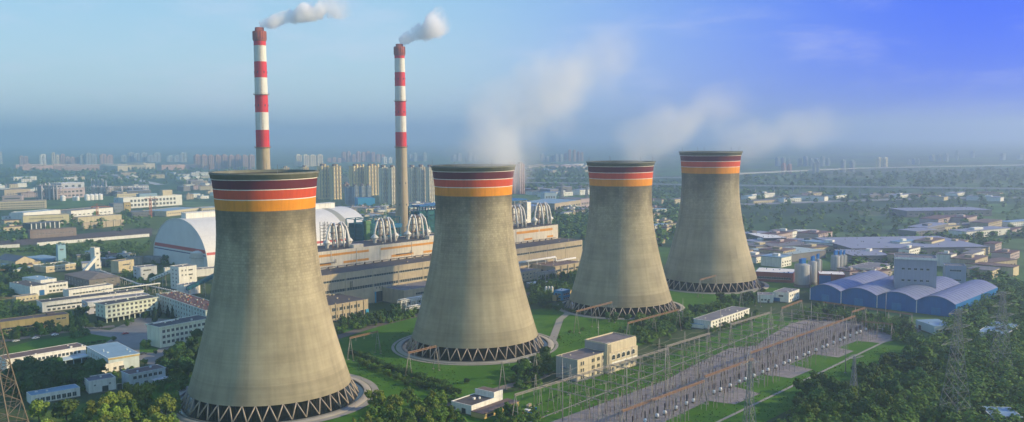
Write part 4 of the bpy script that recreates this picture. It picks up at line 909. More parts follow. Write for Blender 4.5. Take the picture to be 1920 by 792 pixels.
q = px_bld('glass_front_shed', 'dark glazed shed with white columns behind the brown walled store', (57, 420.5), (112, 416), 13, 22, GLASS, roof=ROOFG)
for k in range(7):
    b = MB(); b.box(-.6, -.8, 0, .6, .1, 13.2); b.build('column', WHITE, q.t, (1+k*(q.L-2)/6, 0, 0))
q = px_bld('dormitory', 'long two storey white dormitory with square dark windows above the warehouses', (231, 372.4), (341, 366.2), 20, 22, WHITE, roof=ROOFG, parapet=1.0)
q.wins('front', (4, 12), 13, 4.2, 4.4, 12, mull=1)
b = MB(); b.box(q.L*.69, 6, 20, q.L*.86, 20, 31); b.box(q.L*.3, 8, 20, q.L*.6, 20, 26, 1); b.build('rooftop_block', [CREAM, ROOFL], q.t)
q = px_bld('dormitory_wing', 'pale blue side wing left of the long white dormitory', (213, 371.5), (230.5, 373), 19, 20, mat('pale_blue_render', (.45,.55,.60), .85, .1, .1), roof=ROOFG); q.wins('front', (5, 12), 3, 3, 3, 3)
q = px_bld('yellow_block', 'small yellow block beside the orange tower crane', (232.5, 381), (245, 380.5), 17, 14, YELLOW, roof=ROOFG); q.wins('front', (11,), 2, 2.5, 2, 2)
q = px_bld('grey_block', 'blue grey end block left of the small yellow block', (213, 383), (232, 382), 16, 25, mat('blue_grey_render', (.20,.23,.27), .85, .1, .1), roof=ROOFG); q.wins('front', (10, 5), 3, 2, 2, 2)
q = px_bld('pale_warehouse', 'long pale warehouse with shining roof behind the dome ridge', (312, 397), (378, 390), 9, 55, CREAM, roof=ROOFL); q.wins('front', (4,), 16, 2.5, 2, 2)
q = px_bld('pale_warehouse', 'dark roofed warehouse left of the shining one', (246, 399), (312, 396.5), 8, 45, ROOFG, roof=mat('slate_roof', (.13,.15,.17), .8, .2, .05)); q.wins('front', (3,), 12, 2.5, 2, 2)
q = px_bld('pale_warehouse', 'short cream warehouse touching the largest cooling tower rim', (378, 391), (412, 389), 9, 30, CREAM, roof=ROOFL); q.wins('front', (4,), 8, 2.5, 2, 2)
q = px_bld('works_building', 'pinkish works building with pale roof line and red doors', (107, 355), (159, 352), 22, 40, mat('pink_grey_render', (.42,.34,.34), .9, .12, .05), roof=WHITE); q.wins('front', (4, 13), 6, 6, 4, 5)
q = px_bld('works_building', 'white fronted works building with one dark bay behind the pinkish one', (115, 344.5), (158, 342), 26, 40, mat('grey_white_render', (.45,.46,.48), .9, .12, .05), roof=WHITE); q.wins('front', (14,), 3, 8, 7, 5)
q = px_bld('works_building', 'beige hall with bright gable end at the far left', (8, 357), (57, 354.5), 17, 45, BEIGE, roof=ROOFG); q.wins('front', (6,), 8, 4, 3, 4)
q = px_bld('works_building', 'low pink hall in front of the beige one at the far left', (4, 369), (41, 368), 10, 30, mat('pink_grey_render', (.42,.34,.34)), roof=ROOFG); q.wins('front', (4,), 8, 4, 3, 4)
# open process structures
def process_frame(label, px0, px1, pyb, pyt, seed, floors=6, cols=5):
    A_, B2 = G(px0, pyb), G(px1, pyb); L = (B2-A_).length; H = zat(A_.x, A_.y, pyt); rn = random.Random(seed)
    t = thing('process_frame', label, 'process plant', A_, math.atan2((B2-A_).y, (B2-A_).x), 'open frames of the chemical works'); b = MB(); D = 24
    for i in range(cols+1):
        for y in (0, D): b.beam((i*L/cols, y, 0), (i*L/cols, y, H*rn.uniform(.85, 1)), 1.3)
    for k in range(1, floors+1):
        z = H*.9*k/floors; b.box(0, 0, z, L, D, z+.8)
    b.build('frame', mat('pale_pink_concrete', (.46,.40,.37), .9, .15, .05), t); v = MB()
    for k in range(cols*2):
        x, y = rn.uniform(2, L-2), rn.uniform(-2, D-4); r = rn.uniform(1, 2.4); h = H*rn.uniform(.5, 1.12); v.lathe([(r, 0), (r, h), (.2, h+r)], 10, cx=x, cy=y)
    v.build('vessels', mat('vessel_metal', (.42,.40,.40), .6, .15, .1), t)
process_frame('broad pink process frame crowded with columns at the far left', 68, 107, 375, 346, 1, 6, 6)
process_frame('long low process frame under the row of slim columns', 162, 204, 368, 350, 2, 4, 8)
process_frame('process frame behind the white dormitory roof', 212, 268, 367, 352, 3, 4, 9)
for k in range(8):
    c = G(172+k*3.6+(k % 2)*1.5, 352); h = zat(c.x, c.y, 336+(k*7) % 5); b = MB(); b.lathe([(2.2, 0), (2.2, h*.6), (1.5, h*.62), (1.5, h), (.2, h+2)], 10)
    for z in (h*.4, h*.7, h*.9): b.lathe([(2.2, z), (3.2, z+.2), (3.2, z+.6), (2.2, z+.8)], 10)
    tag(b.build('distillation_column', MATS['vessel_metal'], loc=c), 'slim distillation column in the cluster above the low process frame', 'column', 'cluster of slim distillation columns')
for k, (px, py, r) in enumerate(((118.5, 377, 5), (140, 376.5, 4), (145.5, 376.5, 4), (163.5, 376, 5.5), (171.5, 375.5, 5.5), (180, 375, 5.5), (188, 374.7, 5.5))):
    c = G(px, py); b = MB(); b.lathe([(r, 0), (r, r*1.9), (r*.8, r*2.2), (.2, r*2.5)], 16); b.lathe([(r+.05, r*1.4), (r+.5, r*1.45), (r+.5, r*1.55), (r+.05, r*1.6)], 16)
    tag(b.build('white_tank', WMETAL, loc=c), 'small white storage tank in the row before the process frames', 'tank', 'row of white tanks at the chemical works')
# cranes
def crane(label, px, py, pyt, m, jib=26, rot=.3):
    c = G(px, py); h = zat(c.x, c.y, pyt); t = thing('tower_crane', label, 'tower crane', c, rot, 'tower cranes'); b = MB(); s_ = 1.3
    for x in (-s_, s_):
        for y in (-s_, s_): b.beam((x, y, 0), (x, y, h), .45)
    for k in range(int(h/3)): z = k*3; b.beam((-s_,-s_,z), (s_,-s_,z+3), .3); b.beam((s_,-s_,z), (s_,s_,z+3), .3); b.beam((-s_,s_,z), (s_,s_,z), .3); b.beam((-s_,-s_,z), (-s_,s_,z+3), .3)
    b.build('mast', m, t); j = MB(); j.beam((-9, 0, h), (jib, 0, h), .9); j.beam((0, 0, h+5), (jib*.8, 0, h+.4), .25); j.beam((0, 0, h+5), (-8, 0, h+.4), .25); j.beam((0, 0, h), (0, 0, h+5), .6)
    j.build('jib', m, t); w_ = MB(); w_.box(-9.5, -1, h-2.5, -6.5, 1, h-.3); w_.build('counterweight', DCONC, t); cb = MB(); cb.box(.8, -.8, h-2.4, 2.6, .8, h-.4); cb.build('cabin', WHITE, t)
ORC = mat('orange_crane_paint', (.60,.16,.04), .6, .15, .3)
crane('orange tower crane near the long white factory hall', 183, 412, 388, ORC, 20); crane('orange tower crane in front of the white dormitory', 283, 408, 373, ORC, 12, .1); crane('dark tower crane beside the orange one at the dormitory', 291, 402, 374, DCONC, 9, 1.2)
crane('white mobile crane boom beside the far chimney foot', 723, 403, 386, WMETAL, 6)
# ================================================================== CONTROL BUILDING AND SITE HOUSES
CY = mat('yellow_cream_render', (.60,.52,.37), .85, .10, .2, 0, .25)
SHADEW = mat('shaded_side_render', (.40,.37,.35), .85, .1, .2, 0, .15)  # greyer wall colour paints the shade on the left-facing walls
k1 = plant_bld('control_building', 'yellow control building with shade coloured into its left side, dark flat roof and stair fin, beside the steel gantries', 371.3, 396.6, -305.5, -320.6, 12, CY, roof=mat('weathered_roof', (.17,.15,.15), .9, .3, .15), parapet=.35)
k1.band('left', 0.65, 11.9, SHADEW, .2, 14.9, out=.06, name='side_shade')
k1.wins('front', (1.3, 5.0, 8.7), 5, 1.15, 2.1, .8, mull=0, skip=(1,), frame=CY); k1.wins('front', (1.3, 5.0, 8.7), 5, 1.15, 2.1, .8, mull=0, lo=2.7, hi=25.3, skip=(1, 4), frame=CY); k1.wins('left', (4, 7.4), 2, 1.1, 1.8, 5); k1.door('left', 8, 1.4, 2.4)
m = MB(); m.box(25.3, -1.2, 0, 51.5, 15.5, 16.2); m.box(25.35, -1.9, 4.2, 51.9, -1.2, 11.6); k1.part('upper_wing', m, [CY])
m = MB(); m.box(25.3, -.8, 16.2, 51.5, -.5, 17); m.box(51.2, -.5, 16.2, 51.5, 15.5, 17); m.box(25.3, 15.2, 16.2, 51.2, 15.5, 17); m.box(25.3, -.5, 16.2, 25.6, 15.2, 17); m.box(25.7, -.4, 16.21, 51.1, 15.1, 16.35, 1); k1.part('upper_roof', m, [CY, MATS['weathered_roof']])
m = MB(); m.box(25.24, 0, 12.2, 25.29, 15.4, 16.1); k1.part('side_shade', m, SHADEW)
m = MB(); m.box(23.8, -1.8, 0, 27.6, .1, 17.2); 
for x in (24.5, 25.5, 26.5): m.box(x, -1.88, 1.5, x+.35, -1.79, 16.4, 1)
k1.part('stair_fin', m, [CY, GLASS])
for k in range(5):
    aw = MB(); x = 29+k*4.6; n_ = 10
    for j in range(n_):
        a0, a1 = math.pi*j/n_, math.pi*(j+1)/n_
        aw.quad((1.5*math.cos(a0), 0, 1.5+1.1*math.sin(a0)), (1.5*math.cos(a1), 0, 1.5+1.1*math.sin(a1)), (1.5*math.cos(a1), 0, 0), (1.5*math.cos(a0), 0, 0), 0)
        aw.quad((1.5*math.cos(a0), -.12, 1.5+1.1*math.sin(a0)), (1.8*math.cos(a0), -.12, 1.5+1.4*math.sin(a0)), (1.8*math.cos(a1), -.12, 1.5+1.4*math.sin(a1)), (1.5*math.cos(a1), -.12, 1.5+1.1*math.sin(a1)), 1)
    aw.box(-1.7, -.2, -.2, 1.7, .1, 0, 1); aw.build('arched_window', [GLASS, WHITE], k1.t, (x, -1.96, 7.6))
for k in range(5):
    put('window', win_mesh(2.4, 1.6, TRIM, 2), k1.t, (29+k*4.6, -1.25, 1.6))
m = MB(); m.box(27.8, -1.97, 5.0, 51.5, -1.92, 6.2); k1.part('balcony_band', m, WHITE)
for z in (3.4, 6.8):
    b = MB(); b.box(-1.4, 7, z, -.1, 11, z+.15); b.beam((-1.3, 7, z-3.3), (-1.3, 11, z), .15); b.beam((-1.3, 7, z+1), (-1.3, 11, z+1), .08); b.build('fire_escape', mat('blue_grey_steel', (.12,.18,.24), .6), k1.t)
sm = plant_bld('pump_cabin', 'tiny grey cabin left of the control building', 372, 377, -338, -343, 4.5, mat('pale_grey_render', (.55,.57,.58), .8, .1, .2, 0, .2), roof=WHITE, parapet=.2); sm.door('front', 2.5)
# bottom centre relay house
r1 = px_bld('relay_house', 'low white relay house with taller rear block at the bottom centre', (884, 763), (927, 748), 4.6, 13, WHITE, roof=ROOFD, parapet=.5)
r1.door('left', 8, 2.6, 3); r1.wins('left', (1.4,), 1, 1.6, 1.4, 2, lo=1, hi=3)
b = MB(); b.box(r1.L, .2, 0, r1.L+6.6, 12.6, 7.2); b.box(r1.L+.3, .5, 7.203, r1.L+6.3, 12.3, 7.3, 1); b.box(r1.L, .2, 7.2, r1.L+6.6, .5, 7.7); b.box(r1.L, .5, 7.2, r1.L+.3, 12.6, 7.7); b.build('rear_block', [WHITE, ROOFB], r1.t)
b = MB(); b.box(-.5, -8, 0, r1.L+9, -.15, 2.6); b.box(-.8, -8.3, 2.6, r1.L+9.3, -.15, 2.8, 1); b.box(2, -8.4, .8, 6, -8, 2, 2); b.build('lean_to', [YELLOW, ROOFB, GLASS], r1.t)
# white barracks near the far towers
b2 = px_bld('barrack', 'long white barrack with grey roof between the third tower and the switchyard', (1333, 602.5), (1404.8, 578.6), 6, 13, WHITE, roof=ROOFG, parapet=.15, over=.3); b2.wins('front', (1.2,), 13, 1.6, 1.6, 1.5); b2.wins('front', (3.6,), 13, 1.6, 1.4, 1.5)
b3 = px_bld('shed', 'low blue white shed at the left end of the long barrack', (1280, 606), (1318, 610), 3, 9, WHITE, roof=ROOFL, parapet=.1); b3.door('front', 4, 2, 2.2)
q = px_bld('small_works', 'white works office with pale sunlit gable beside the silos', (1450, 547), (1479, 550), 8, 22, WHITE, roof=ROOFG, parapet=.2); q.wins('front', (4.4,), 1, 4, 1.5, 2, mull=2); q.door('front', 3, 5, 3.4, BLUEP); q.wins('right', (1.2, 4.6), 5, 1.6, 1.6, 2)
q = px_bld('small_works', 'small white annexe left of the works office with sunlit gable', (1421, 553), (1450, 554), 6.5, 12, WHITE, roof=ROOFG, parapet=.2); q.wins('front', (2,), 3, 1.6, 1.4, 2); q.door('front', 8, 1.6)
q = px_bld('blue_control_box', 'bright blue and white two storey cabin in front of the third cooling tower', (1038, 545), (1054, 547), 8, 11, CYAN, roof=WHITE, parapet=.3); q.wins('front', (1.2, 4.6), 2, 2.6, 1.6, 1); q.wins('right', (4.6, 1.2), 3, 2, 1.4, 1.5)
q = px_bld('arcade_wall', 'ochre arcade of short bays beneath the bright blue cabin', (1042, 556), (1075, 545), 4.5, 3, YELLOW, roof=ROOFG, cat='wall'); q.wins('front', (.8,), 6, 2.4, 2.6, 1, mull=0)
for k in range(3):
    c = G(1024+k*5.5, 553); b = MB(); b.lathe([(1.1, 0), (1.1, 6), (.7, 7), (.1, 7.3)], 14); b.lathe([(1.3, 0), (1.3, .5)], 14)
    tag(b.build('gas_bottle_tank', WMETAL, loc=c), 'small upright white tank beside the bright blue cabin', 'tank', 'upright white tanks by the blue cabin')
# roofs of parked things and stores beyond the second tower
q = px_bld('low_store', 'low white roofed store among the trees right of the second tower', (1000, 533), (1028, 528), 4, 9, ROOFG, roof=WHITE, parapet=.1)
# ================================================================== SILOS AND BLUE SHEDS
SILO = mat('silo_concrete', (.38,.39,.40), .7, .1, .2, 0, .25); SBLUE = mat('silo_blue_filter', (.01,.16,.50), .5, .1, .3)
def silo(label, px, pyb, pyt, rpx, grp):
    c = G(px, pyb); k = c.y/F_PX; r = rpx*k; h = zat(c.x, c.y, pyt); t = thing('silo', label, 'silo', c, .3, grp)
    b = MB(); b.lathe([(r, 0), (r, h), (r*.92, h+.5), (r*.2, h+1.6)], 32); b.build('barrel', SILO, t)
    b = MB(); b.box(-r*.3, -r*.3, h+.8, r*.35, r*.35, h+5); b.box(-r*.1, -r*.1, h+5, r*.6, r*.2, h+5.6); b.build('filter_box', SBLUE, t)
    b = MB()
    for j in range(16): a = 2*math.pi*j/16; b.beam((r*.96*math.cos(a), r*.96*math.sin(a), h), (r*.96*math.cos(a), r*.96*math.sin(a), h+1.2), .1)
    b.lathe([(r*.95, h+1.15), (r*.97, h+1.25)], 24); b.build('guard_rail', STEEL, t)
    b = MB(); b.beam((r*.8, -r*.8, 0), (r*.8, -r*.8, h), .6); b.build('ladder_cage', STEEL, t)
    b = MB(); b.lathe([(r+.3, 0), (r+.3, 2.4), (r+.02, 2.6)], 32); b.build('plinth', DCONC, t)
silo('broadest grey silo with a blue filter box, nearest the small works office', 1503.5, 538, 497, 14, 'grey silos with blue tops')
silo('middle silo of the nearer three', 1523, 534, 492, 8.5, 'grey silos with blue tops'); silo('slim right hand silo of the nearer three', 1532.5, 531, 488, 6.5, 'grey silos with blue tops')
silo('broadest silo of the farther three', 1566, 510, 481, 8.5, 'grey silos with blue tops'); silo('middle silo of the farther three', 1575, 508, 480.5, 6, 'grey silos with blue tops'); silo('slim silo at the right of the farther three', 1582, 507, 480, 4.5, 'grey silos with blue tops')
SHB = mat('shed_blue_cladding', (.005,.14,.42), .5, .10, .12, 0, .15); SHR = mat('shed_pale_roof', (.20,.23,.34), .5, .10, .10, 0, .1)
ns = [-324.3, -299, -271, -242, -214.6]; names = ['leftmost', 'second', 'third', 'rightmost and widest']
for k in range(4):
    n1, n0 = ns[k], ns[k+1]; w = n0-n1-.25; t = thing('arched_shed', 'blue walled shed with arched pale roof, %s of the four' % names[k], 'shed', W(685, n1), PLANT_ROT, 'four blue sheds side by side')
    # local x along T (depth), local y = -n ; start at n1 (left) and go to -w
    LD_ = 98; he = 9.5; rise = 4.2+k*.2; r_ = MB(); f_ = MB(); fb_ = MB(); w_ = MB(); wb_ = MB(); M_ = 14
    def az_(q): return -w*q, he+rise*math.sin(math.pi*q)**.9 if 0 < q < 1 else he
    for j in range(M_):
        (ya, za), (yb, zb) = az_(j/M_), az_((j+1)/M_)
        r_.quad((-.8,ya,za),(-.8,yb,zb),(LD_,yb,zb),(LD_,ya,za)); r_.quad((-.8,ya,za-.35),(-.8,ya,za),(-.8,yb,zb),(-.8,yb,zb-.35),0)
        f_.quad((0,ya,0),(0,yb,0),(0,yb,zb-.02),(0,ya,za-.02)); fb_.quad((LD_,ya,0),(LD_,yb,0),(LD_,yb,zb-.02),(LD_,ya,za-.02))
    for q in range(1, 16): 
        for j in range(M_):
            (ya, za), (yb, zb) = az_(j/M_), az_((j+1)/M_); r_.beam((q*6, ya, za+.05), (q*6, yb, zb+.05), .14)
    w_.box(0, -.2, 0, LD_, 0, he); wb_.box(0, -w, 0, LD_, -w+.2, he)
    r_.build('arched_roof', SHR, t); f_.build('end_wall', SHB, t); fb_.build('end_wall', SHB, t); w_.build('side_wall', SHB, t); wb_.build('side_wall', SHB, t)
    b = MB(); b.box(-.25, -.3, 0, .02, .3, he); b.build('downpipe', WHITE, t)
    b = MB(); b.box(-.15, -w*.62, 0, .05, -w*.38, 5.5)
    for j in range(6): b.box(-.22, -w*.62, j*.9+.3, -.14, -w*.38, j*.9+.38)
    b.build('roller_door', mat('roller_door_blue', (.02,.20,.46), .5, .1, .3), t)
q = px_bld('pale_roof_store', 'store with pale blue roof and white side wall in front of the rightmost blue shed', (1717, 600), (1752, 612), 6, 16, mat('pale_blue_render', (.45,.55,.60)), roof=ROOFL, parapet=.1); q.wins('right', (2,), 6, 1.6, 1.6, 1, frame=WHITE); q.door('front', 5, 3, 3.4)
q = px_bld('tall_mill', 'tall pale windowed mill block with bright right hand edge behind the blue sheds', (1678, 484), (1757, 487), 34, 22, mat('pale_mill_render', (.34,.36,.44), .85, .1, .05, 0, .15), roof=ROOFG, parapet=1); q.wins('front', (8, 16, 25), 5, 2.2, 1.6, 4); q.wins('right', (25, 16), 2, 2, 2.2, 3)
b = MB(); b.box(-.4, -1, 33.2, q.L+.4, -.1, 34.6); b.build('cornice', WHITE, q.t)
q = px_bld('tall_mill', 'lower mill wing to the right of the tall pale mill block', (1772, 500), (1812, 501.5), 20, 16, MATS['pale_mill_render'], roof=ROOFG, parapet=1); q.wins('front', (8, 16), 5, 2.2, 1.6, 4)
q = px_bld('brick_works', 'long low works with red brown wall and pale roof right of the far tower', (1416, 509.5), (1487, 513), 9, 26, mat('red_brown_wall', (.27,.09,.08), .85, .2, .1), roof=WHITE, parapet=.2, pm=BLUEP); q.wins('front', (3,), 14, 2.4, 2, 2)
q = px_bld('brick_works', 'red brick annexe with blue left half between the silo groups', (1536, 514.5), (1585, 516), 14, 18, MATS['red_brown_wall'], roof=WHITE, parapet=.3); q.band('front', .7, 13, BLUEP, 0, q.L*.45, out=.06, name='blue_cladding'); q.wins('front', (5,), 4, 2, 2, 2, lo=q.L*.5)
def far_hall(label, a, b, H, D, wall, roof, n=8):
    q = px_bld('warehouse', label, a, b, H, D, wall, roof=roof, parapet=.2, over=.5); q.wins('front', (H*.35,), n, q.L/n*.5, H*.25, 2); return q
far_hall('huge pale flat warehouse across the fields behind the silos', (1527, 446), (1598, 466.5), 9, 150, ROOFG, mat('pale_far_roof', (.27,.29,.34), .6, .1, .01), 12)
far_hall('blue grey warehouse with beige right wall seen between the second and third towers', (1040, 382), (1089, 375), 15, 70, BEIGE, ROOFL, 10)
far_hall('dark blue roofed warehouse left of the beige walled one', (985, 389), (1039, 383), 13, 60, mat('navy_wall', (.06,.09,.15), .8, .1, .05), mat('blue_sheet_roof', (.16,.25,.38), .6, .1, .05), 10)
far_hall('small blue block above the dark blue roofed warehouse', (1021, 361.5), (1043, 361), 18, 30, mat('pale_blue_render', (.45,.55,.60)), BLUEP, 4)
far_hall('pink walled warehouse touching the third tower rim', (1089, 374), (1108, 372), 16, 50, mat('pink_grey_render', (.42,.34,.34)), ROOFG, 5)
far_hall('white ended open shed right of the far cooling tower', (1402, 438), (1435, 447), 9, 26, GLASS, WHITE, 6)
far_hall('long pale green roofed shed right of the far cooling tower', (1400, 468), (1480, 478), 8, 60, ROOFG, mat('pale_green_roof', (.38,.46,.42), .7, .1, .02), 10)
far_hall('grey sawtooth works behind the nearer silo group', (1445, 462), (1520, 460), 9, 40, ROOFG, ROOFG, 8)
far_hall('low grey shed right of the farther silos', (1592, 500), (1640, 505), 8, 40, WHITE, ROOFG, 8)
far_hall('grey shed behind the farther silos', (1600, 480), (1672, 479), 8, 50, ROOFG, mat('pale_far_roof', (.27,.29,.34)), 8)
far_hall('long pale distant depot right of centre', (1700, 396), (1860, 394), 10, 60, ROOFG, mat('pale_far_roof', (.27,.29,.34)), 14)
far_hall('pale roof at the right edge beyond the pylons', (1835, 622), (1885, 628), 6, 40, WHITE, ROOFL, 5)
far_hall('small white farm shed in the right hand fields', (1495, 434), (1537, 434), 5, 20, WHITE, WHITE, 6)
far_hall('flat house at the right hand bottom corner', (1860, 780), (1915, 782), 4, 14, WHITE, ROOFL, 4)

# ================================================================== SWITCHYARD
GST = mat('aged_gantry_steel', (.31,.28,.25), .65, .2, .6)
def aframe(parent, x, y, h, spread, along=0.0, m=None, w=.24):
    """one support: two splayed legs with ties; along > 0 adds a bracing leg down the line"""
    s_ = MB(); m = m or GST
    for q in (-1, 1): s_.beam((0, q*spread, 0), (0, q*.18, h), w, sides=6, w2=w*.7)
    for f in (.45, .72): s_.beam((0, -spread*(1-f)-.1, h*f), (0, spread*(1-f)+.1, h*f), w*.6)
    if along: s_.beam((along, 0, 0), (0, 0, h), w, sides=6, w2=w*.7)
    for q in (-1, 1): s_.box(-.5, q*spread-.5, 0, .5, q*spread+.5, .35)
    return s_.build('support', m, parent, (x, y, 0))
def truss(parent, x0, x1, y, z, w=.8, m=RUST, name='beam'):
    b = MB(); L = x1-x0
    for dy in (-w/2, w/2):
        for dz in (-w/2, w/2): b.beam((0, dy, dz), (L, dy, dz), min(.16, w*.22))
    n = max(2, int(L/1.4))
    for k in range(n):
        a, c = L*k/n, L*(k+1)/n; s_ = 1 if k % 2 else -1
        b.beam((a, -w/2, -s_*w/2), (c, -w/2, s_*w/2), .10); b.beam((a, w/2, s_*w/2), (c, w/2, -s_*w/2), .10); b.beam((a, -s_*w/2, w/2), (c, s_*w/2, w/2), .10); b.beam((a, 0, -w/2), (a, 0, w/2), .1)
    return b.build(name, m, parent, (x0, y, z))
INS = mat('brown_insulator', (.085,.05,.055), .3, .2, 1, spec=.5); PORC = mat('grey_porcelain', (.30,.30,.33), .3, .1, 1, spec=.5)
def string_ins(parent, x, y, z, ln=2.2):
    b = MB(); b.lathe([(.05, 0), (.05, -.2)]+[(r, -.25-.17*i-o) for i in range(int(ln/.17)) for r, o in ((.16, 0), (.06, .09))], 8); return b.build('insulator_string', PORC, parent, (x, y, z))
STR = None
def gantry(label, t0, t1, n, h, spans, m=RUST, along=True, group='steel gantries of the switchyard', spread=2.4, strings=True, w=.75, n1=None):
    A_, B2 = W(t0, n), W(t1, n if n1 is None else n1); d = B2-A_; L = d.length; t = thing('steel_gantry', label, 'gantry', A_, math.atan2(d.y, d.x), group)
    for k in range(spans+1): aframe(t, L*k/spans, 0, h, spread, (0 if not along else (3.2 if k == spans else (-3.2 if k == 0 else 0))))
    for k in range(spans): truss(t, L*k/spans+(.02 if k else -.6), L*(k+1)/spans-(.02 if k < spans-1 else -.6), 0, h, w, m)
    if strings:
        global STR
        for k in range(spans):
            for f in (.2, .5, .8):
                if STR is None: STR = string_ins(t, L*(k+f)/spans, 0, h-w/2).data
                else: put('insulator_string', STR, t, (L*(k+f)/spans, 0, h-w/2))
    return t
# portals on the lawns between the towers
def gpx(label, a, b, h, spans=1, **k):
    A_, B2 = G(*a, h), G(*b, h); t0, n0 = A_.dot(TA), A_.dot(NA); t1, n1 = B2.dot(TA), B2.dot(NA)
    q = (.689*.689+.725*.725); return gantry(label, t0/q, t1/q, n0/q, h, spans, n1=n1/q, **k)
gpx('rusty gantry on the lawn just right of the largest cooling tower', (656.7, 634), (707.6, 622), 13.5)
gpx('rusty gantry on the lawn in front of the second cooling tower', (766.5, 661.8), (817, 649.7), 13.5)
gpx('rusty three legged gantry in front of the third cooling tower', (1081, 584), (1147, 567), 14.5, 2)
gpx('grey gantry between the third tower and the control building', (1177.5, 606), (1272, 581), 14, 2)
gpx('pale gantry in front of the farthest cooling tower', (1312.7, 525), (1342, 517), 14.5)
gpx('grey gantry in front of the right side of the second cooling tower', (942, 680), (1003.5, 664), 14, 1, m=STEEL)
gpx('grey gantry at the trees right of the farthest cooling tower', (1390, 548), (1422, 541), 14, 1, m=STEEL)
gpx('rusty gantry before the small works office', (1466, 578), (1503, 564), 14, 1)
gpx('gantry in the far corner of the switchyard left of the sheds', (1598, 585), (1621, 578), 14, 1)
gpx('long low red brown pipe bridge along the foot of the blue sheds', (1545, 567), (1710, 590), 8, 8, strings=False, along=False, spread=1)
gpx('gantry at the far right end of the switchyard', (1618, 603), (1672, 608), 10, 2)
# long rows parallel to the tower line
gantry('long lattice beam row passing the front of the control building', 297, 420, -281, 14, 5, m=GST)
gantry('lattice beam row beyond the control building, middle stretch', 424, 468, -284, 14, 2, m=GST)
gantry('lattice beam row nearest the long white barrack', 500, 549, -288, 14, 2, m=GST)
gantry('rusty bus beam over the gravel, nearest stretch', 318, 384, -236, 11, 3)
gantry('rusty bus beam over the gravel, second stretch', 392, 440, -240, 11, 2)
gantry('rusty bus beam over the gravel, farthest and longest stretch', 452, 590, -248, 11, 5)
for i, t_ in enumerate([312+13.2*q for q in range(20)]):
    L_ = thing('line_portal', 'tall slim portal crossing the switchyard, number %s from the near end' % 'one two three four five six seven eight nine ten eleven twelve thirteen fourteen fifteen sixteen seventeen eighteen nineteen twenty'.split()[i], 'gantry', W(t_, -270), PLANT_ROT+math.pi/2, 'slim portals crossing the switchyard')
    # local x now runs along -n ... place supports at two sides
    for k, x in enumerate((-26, -9, 9, 24) if i % 2 else (-26, -9, 9)): aframe(L_, x, 0, 15.5, 1.5, 0, w=.2)
    truss(L_, -26, -9.02, 0, 15.5, .3, GST); truss(L_, -8.98, 9, 0, 15.5, .3, GST)
# equipment on the gravel
def post_ins():
    t = thing('insulator_post', 'slim post with grey insulator stack on the gravel', 'insulator post', (0,0,0), group='insulator posts on the gravel')
    b = MB(); b.cyl(0, 0, -2.6, 3.2, .15, .12, 8); b.box(-.3, -.3, 3.2, .3, .3, 3.3); b.build('post', GST, t)
    b = MB(); b.lathe([(.12, 3.3)]+[(r, 3.35+.16*i+o) for i in range(13) for r, o in ((.22, 0), (.10, .08))]+[(.08, 5.5)], 8); b.box(-.25, -.1, 5.5, .25, .1, 5.65); b.build('insulator', INS, t); return t
def breaker():
    t = thing('circuit_breaker', 'white domed breaker tank with dark bushing', 'circuit breaker', (0,0,0), group='breakers on the gravel'); b = MB()
    b.lathe([(.5, .6), (.8, .9), (.85, 1.8), (.5, 2.3), (.15, 2.45)], 14); b.build('tank', mat('white_enamel', (.72,.74,.78), .35, .05, .5, spec=.5), t)
    b = MB(); b.box(-.7, -.7, 0, .7, .7, .65); b.build('plinth', DCONC, t)
    b = MB(); b.lathe([(.22, 2.3)]+[(r, 2.4+.2*i+o) for i in range(16) for r, o in ((.36, 0), (.2, .1))]+[(.15, 5.8)], 8); b.build('bushing', mat('black_bushing', (.02,.02,.03), .3, .1, 1, spec=.5), t); return t
def discon():
    t = thing('disconnector', 'disconnector switch with twin columns and a folding arm', 'disconnector', (0,0,0), group='disconnectors on the gravel')
    b = MB()
    for y in (-1.4, 1.4): b.cyl(0, y, 0, 2.8, .16, .14, 8)
    b.box(-.2, -1.9, 2.8, .2, 1.9, 3.05); b.build('stand', STEEL, t)
    for y in (-1.4, 1.4): q = MB(); q.lathe([(.12, 3.05)]+[(r, 3.1+.16*i+o) for i in range(9) for r, o in ((.22, 0), (.10, .08))]+[(.08, 4.6)], 8); q.build('insulator', PORC, t, (0, y, 0))
    q = MB(); q.beam((0, -1.4, 4.65), (0, 0, 5.0), .12); q.beam((0, 0, 5.0), (0, 1.4, 4.65), .12); q.build('arm', STEEL, t); return t
protos = {'p': post_ins(), 'b': breaker(), 'd': discon()}; used = set()
def place(kind, t_, n_, z=.2, rot=0, label=None):
    if kind == 'p': z = 2.8
    o = protos[kind] if kind not in used else copy_tree(protos[kind]); used.add(kind)
    o.location = W(t_, n_, z); o.rotation_euler = (0, 0, PLANT_ROT+rot)
    if label: o['label'] = label
    return o
rn = random.Random(21); t_ = 322.0; k = 0
while t_ < 610:
    blk = (t_ % 46) < 33
    for n_, kind in ((-265.5, 'p'), (-260.5, 'p'), (-256.5, 'd'), (-251, 'p'), (-244, 'p'), (-240.6, 'b'), (-236, 'p'), (-231, 'd' if blk else None), (-227.5, 'p' if blk and (t_ % 46) > 12 else None)):
        if kind is None: continue
        if kind == 'b' and k % 2: continue
        if kind == 'd' and k % 2: continue
        if rn.random() < .05: continue
        place(kind, t_+rn.uniform(-.2, .2), n_+(rn.uniform(-.1, .1)) - (t_-450)*.02)
    t_ += 3.2 + (3.4 if k % 3 == 2 else 0); k += 1
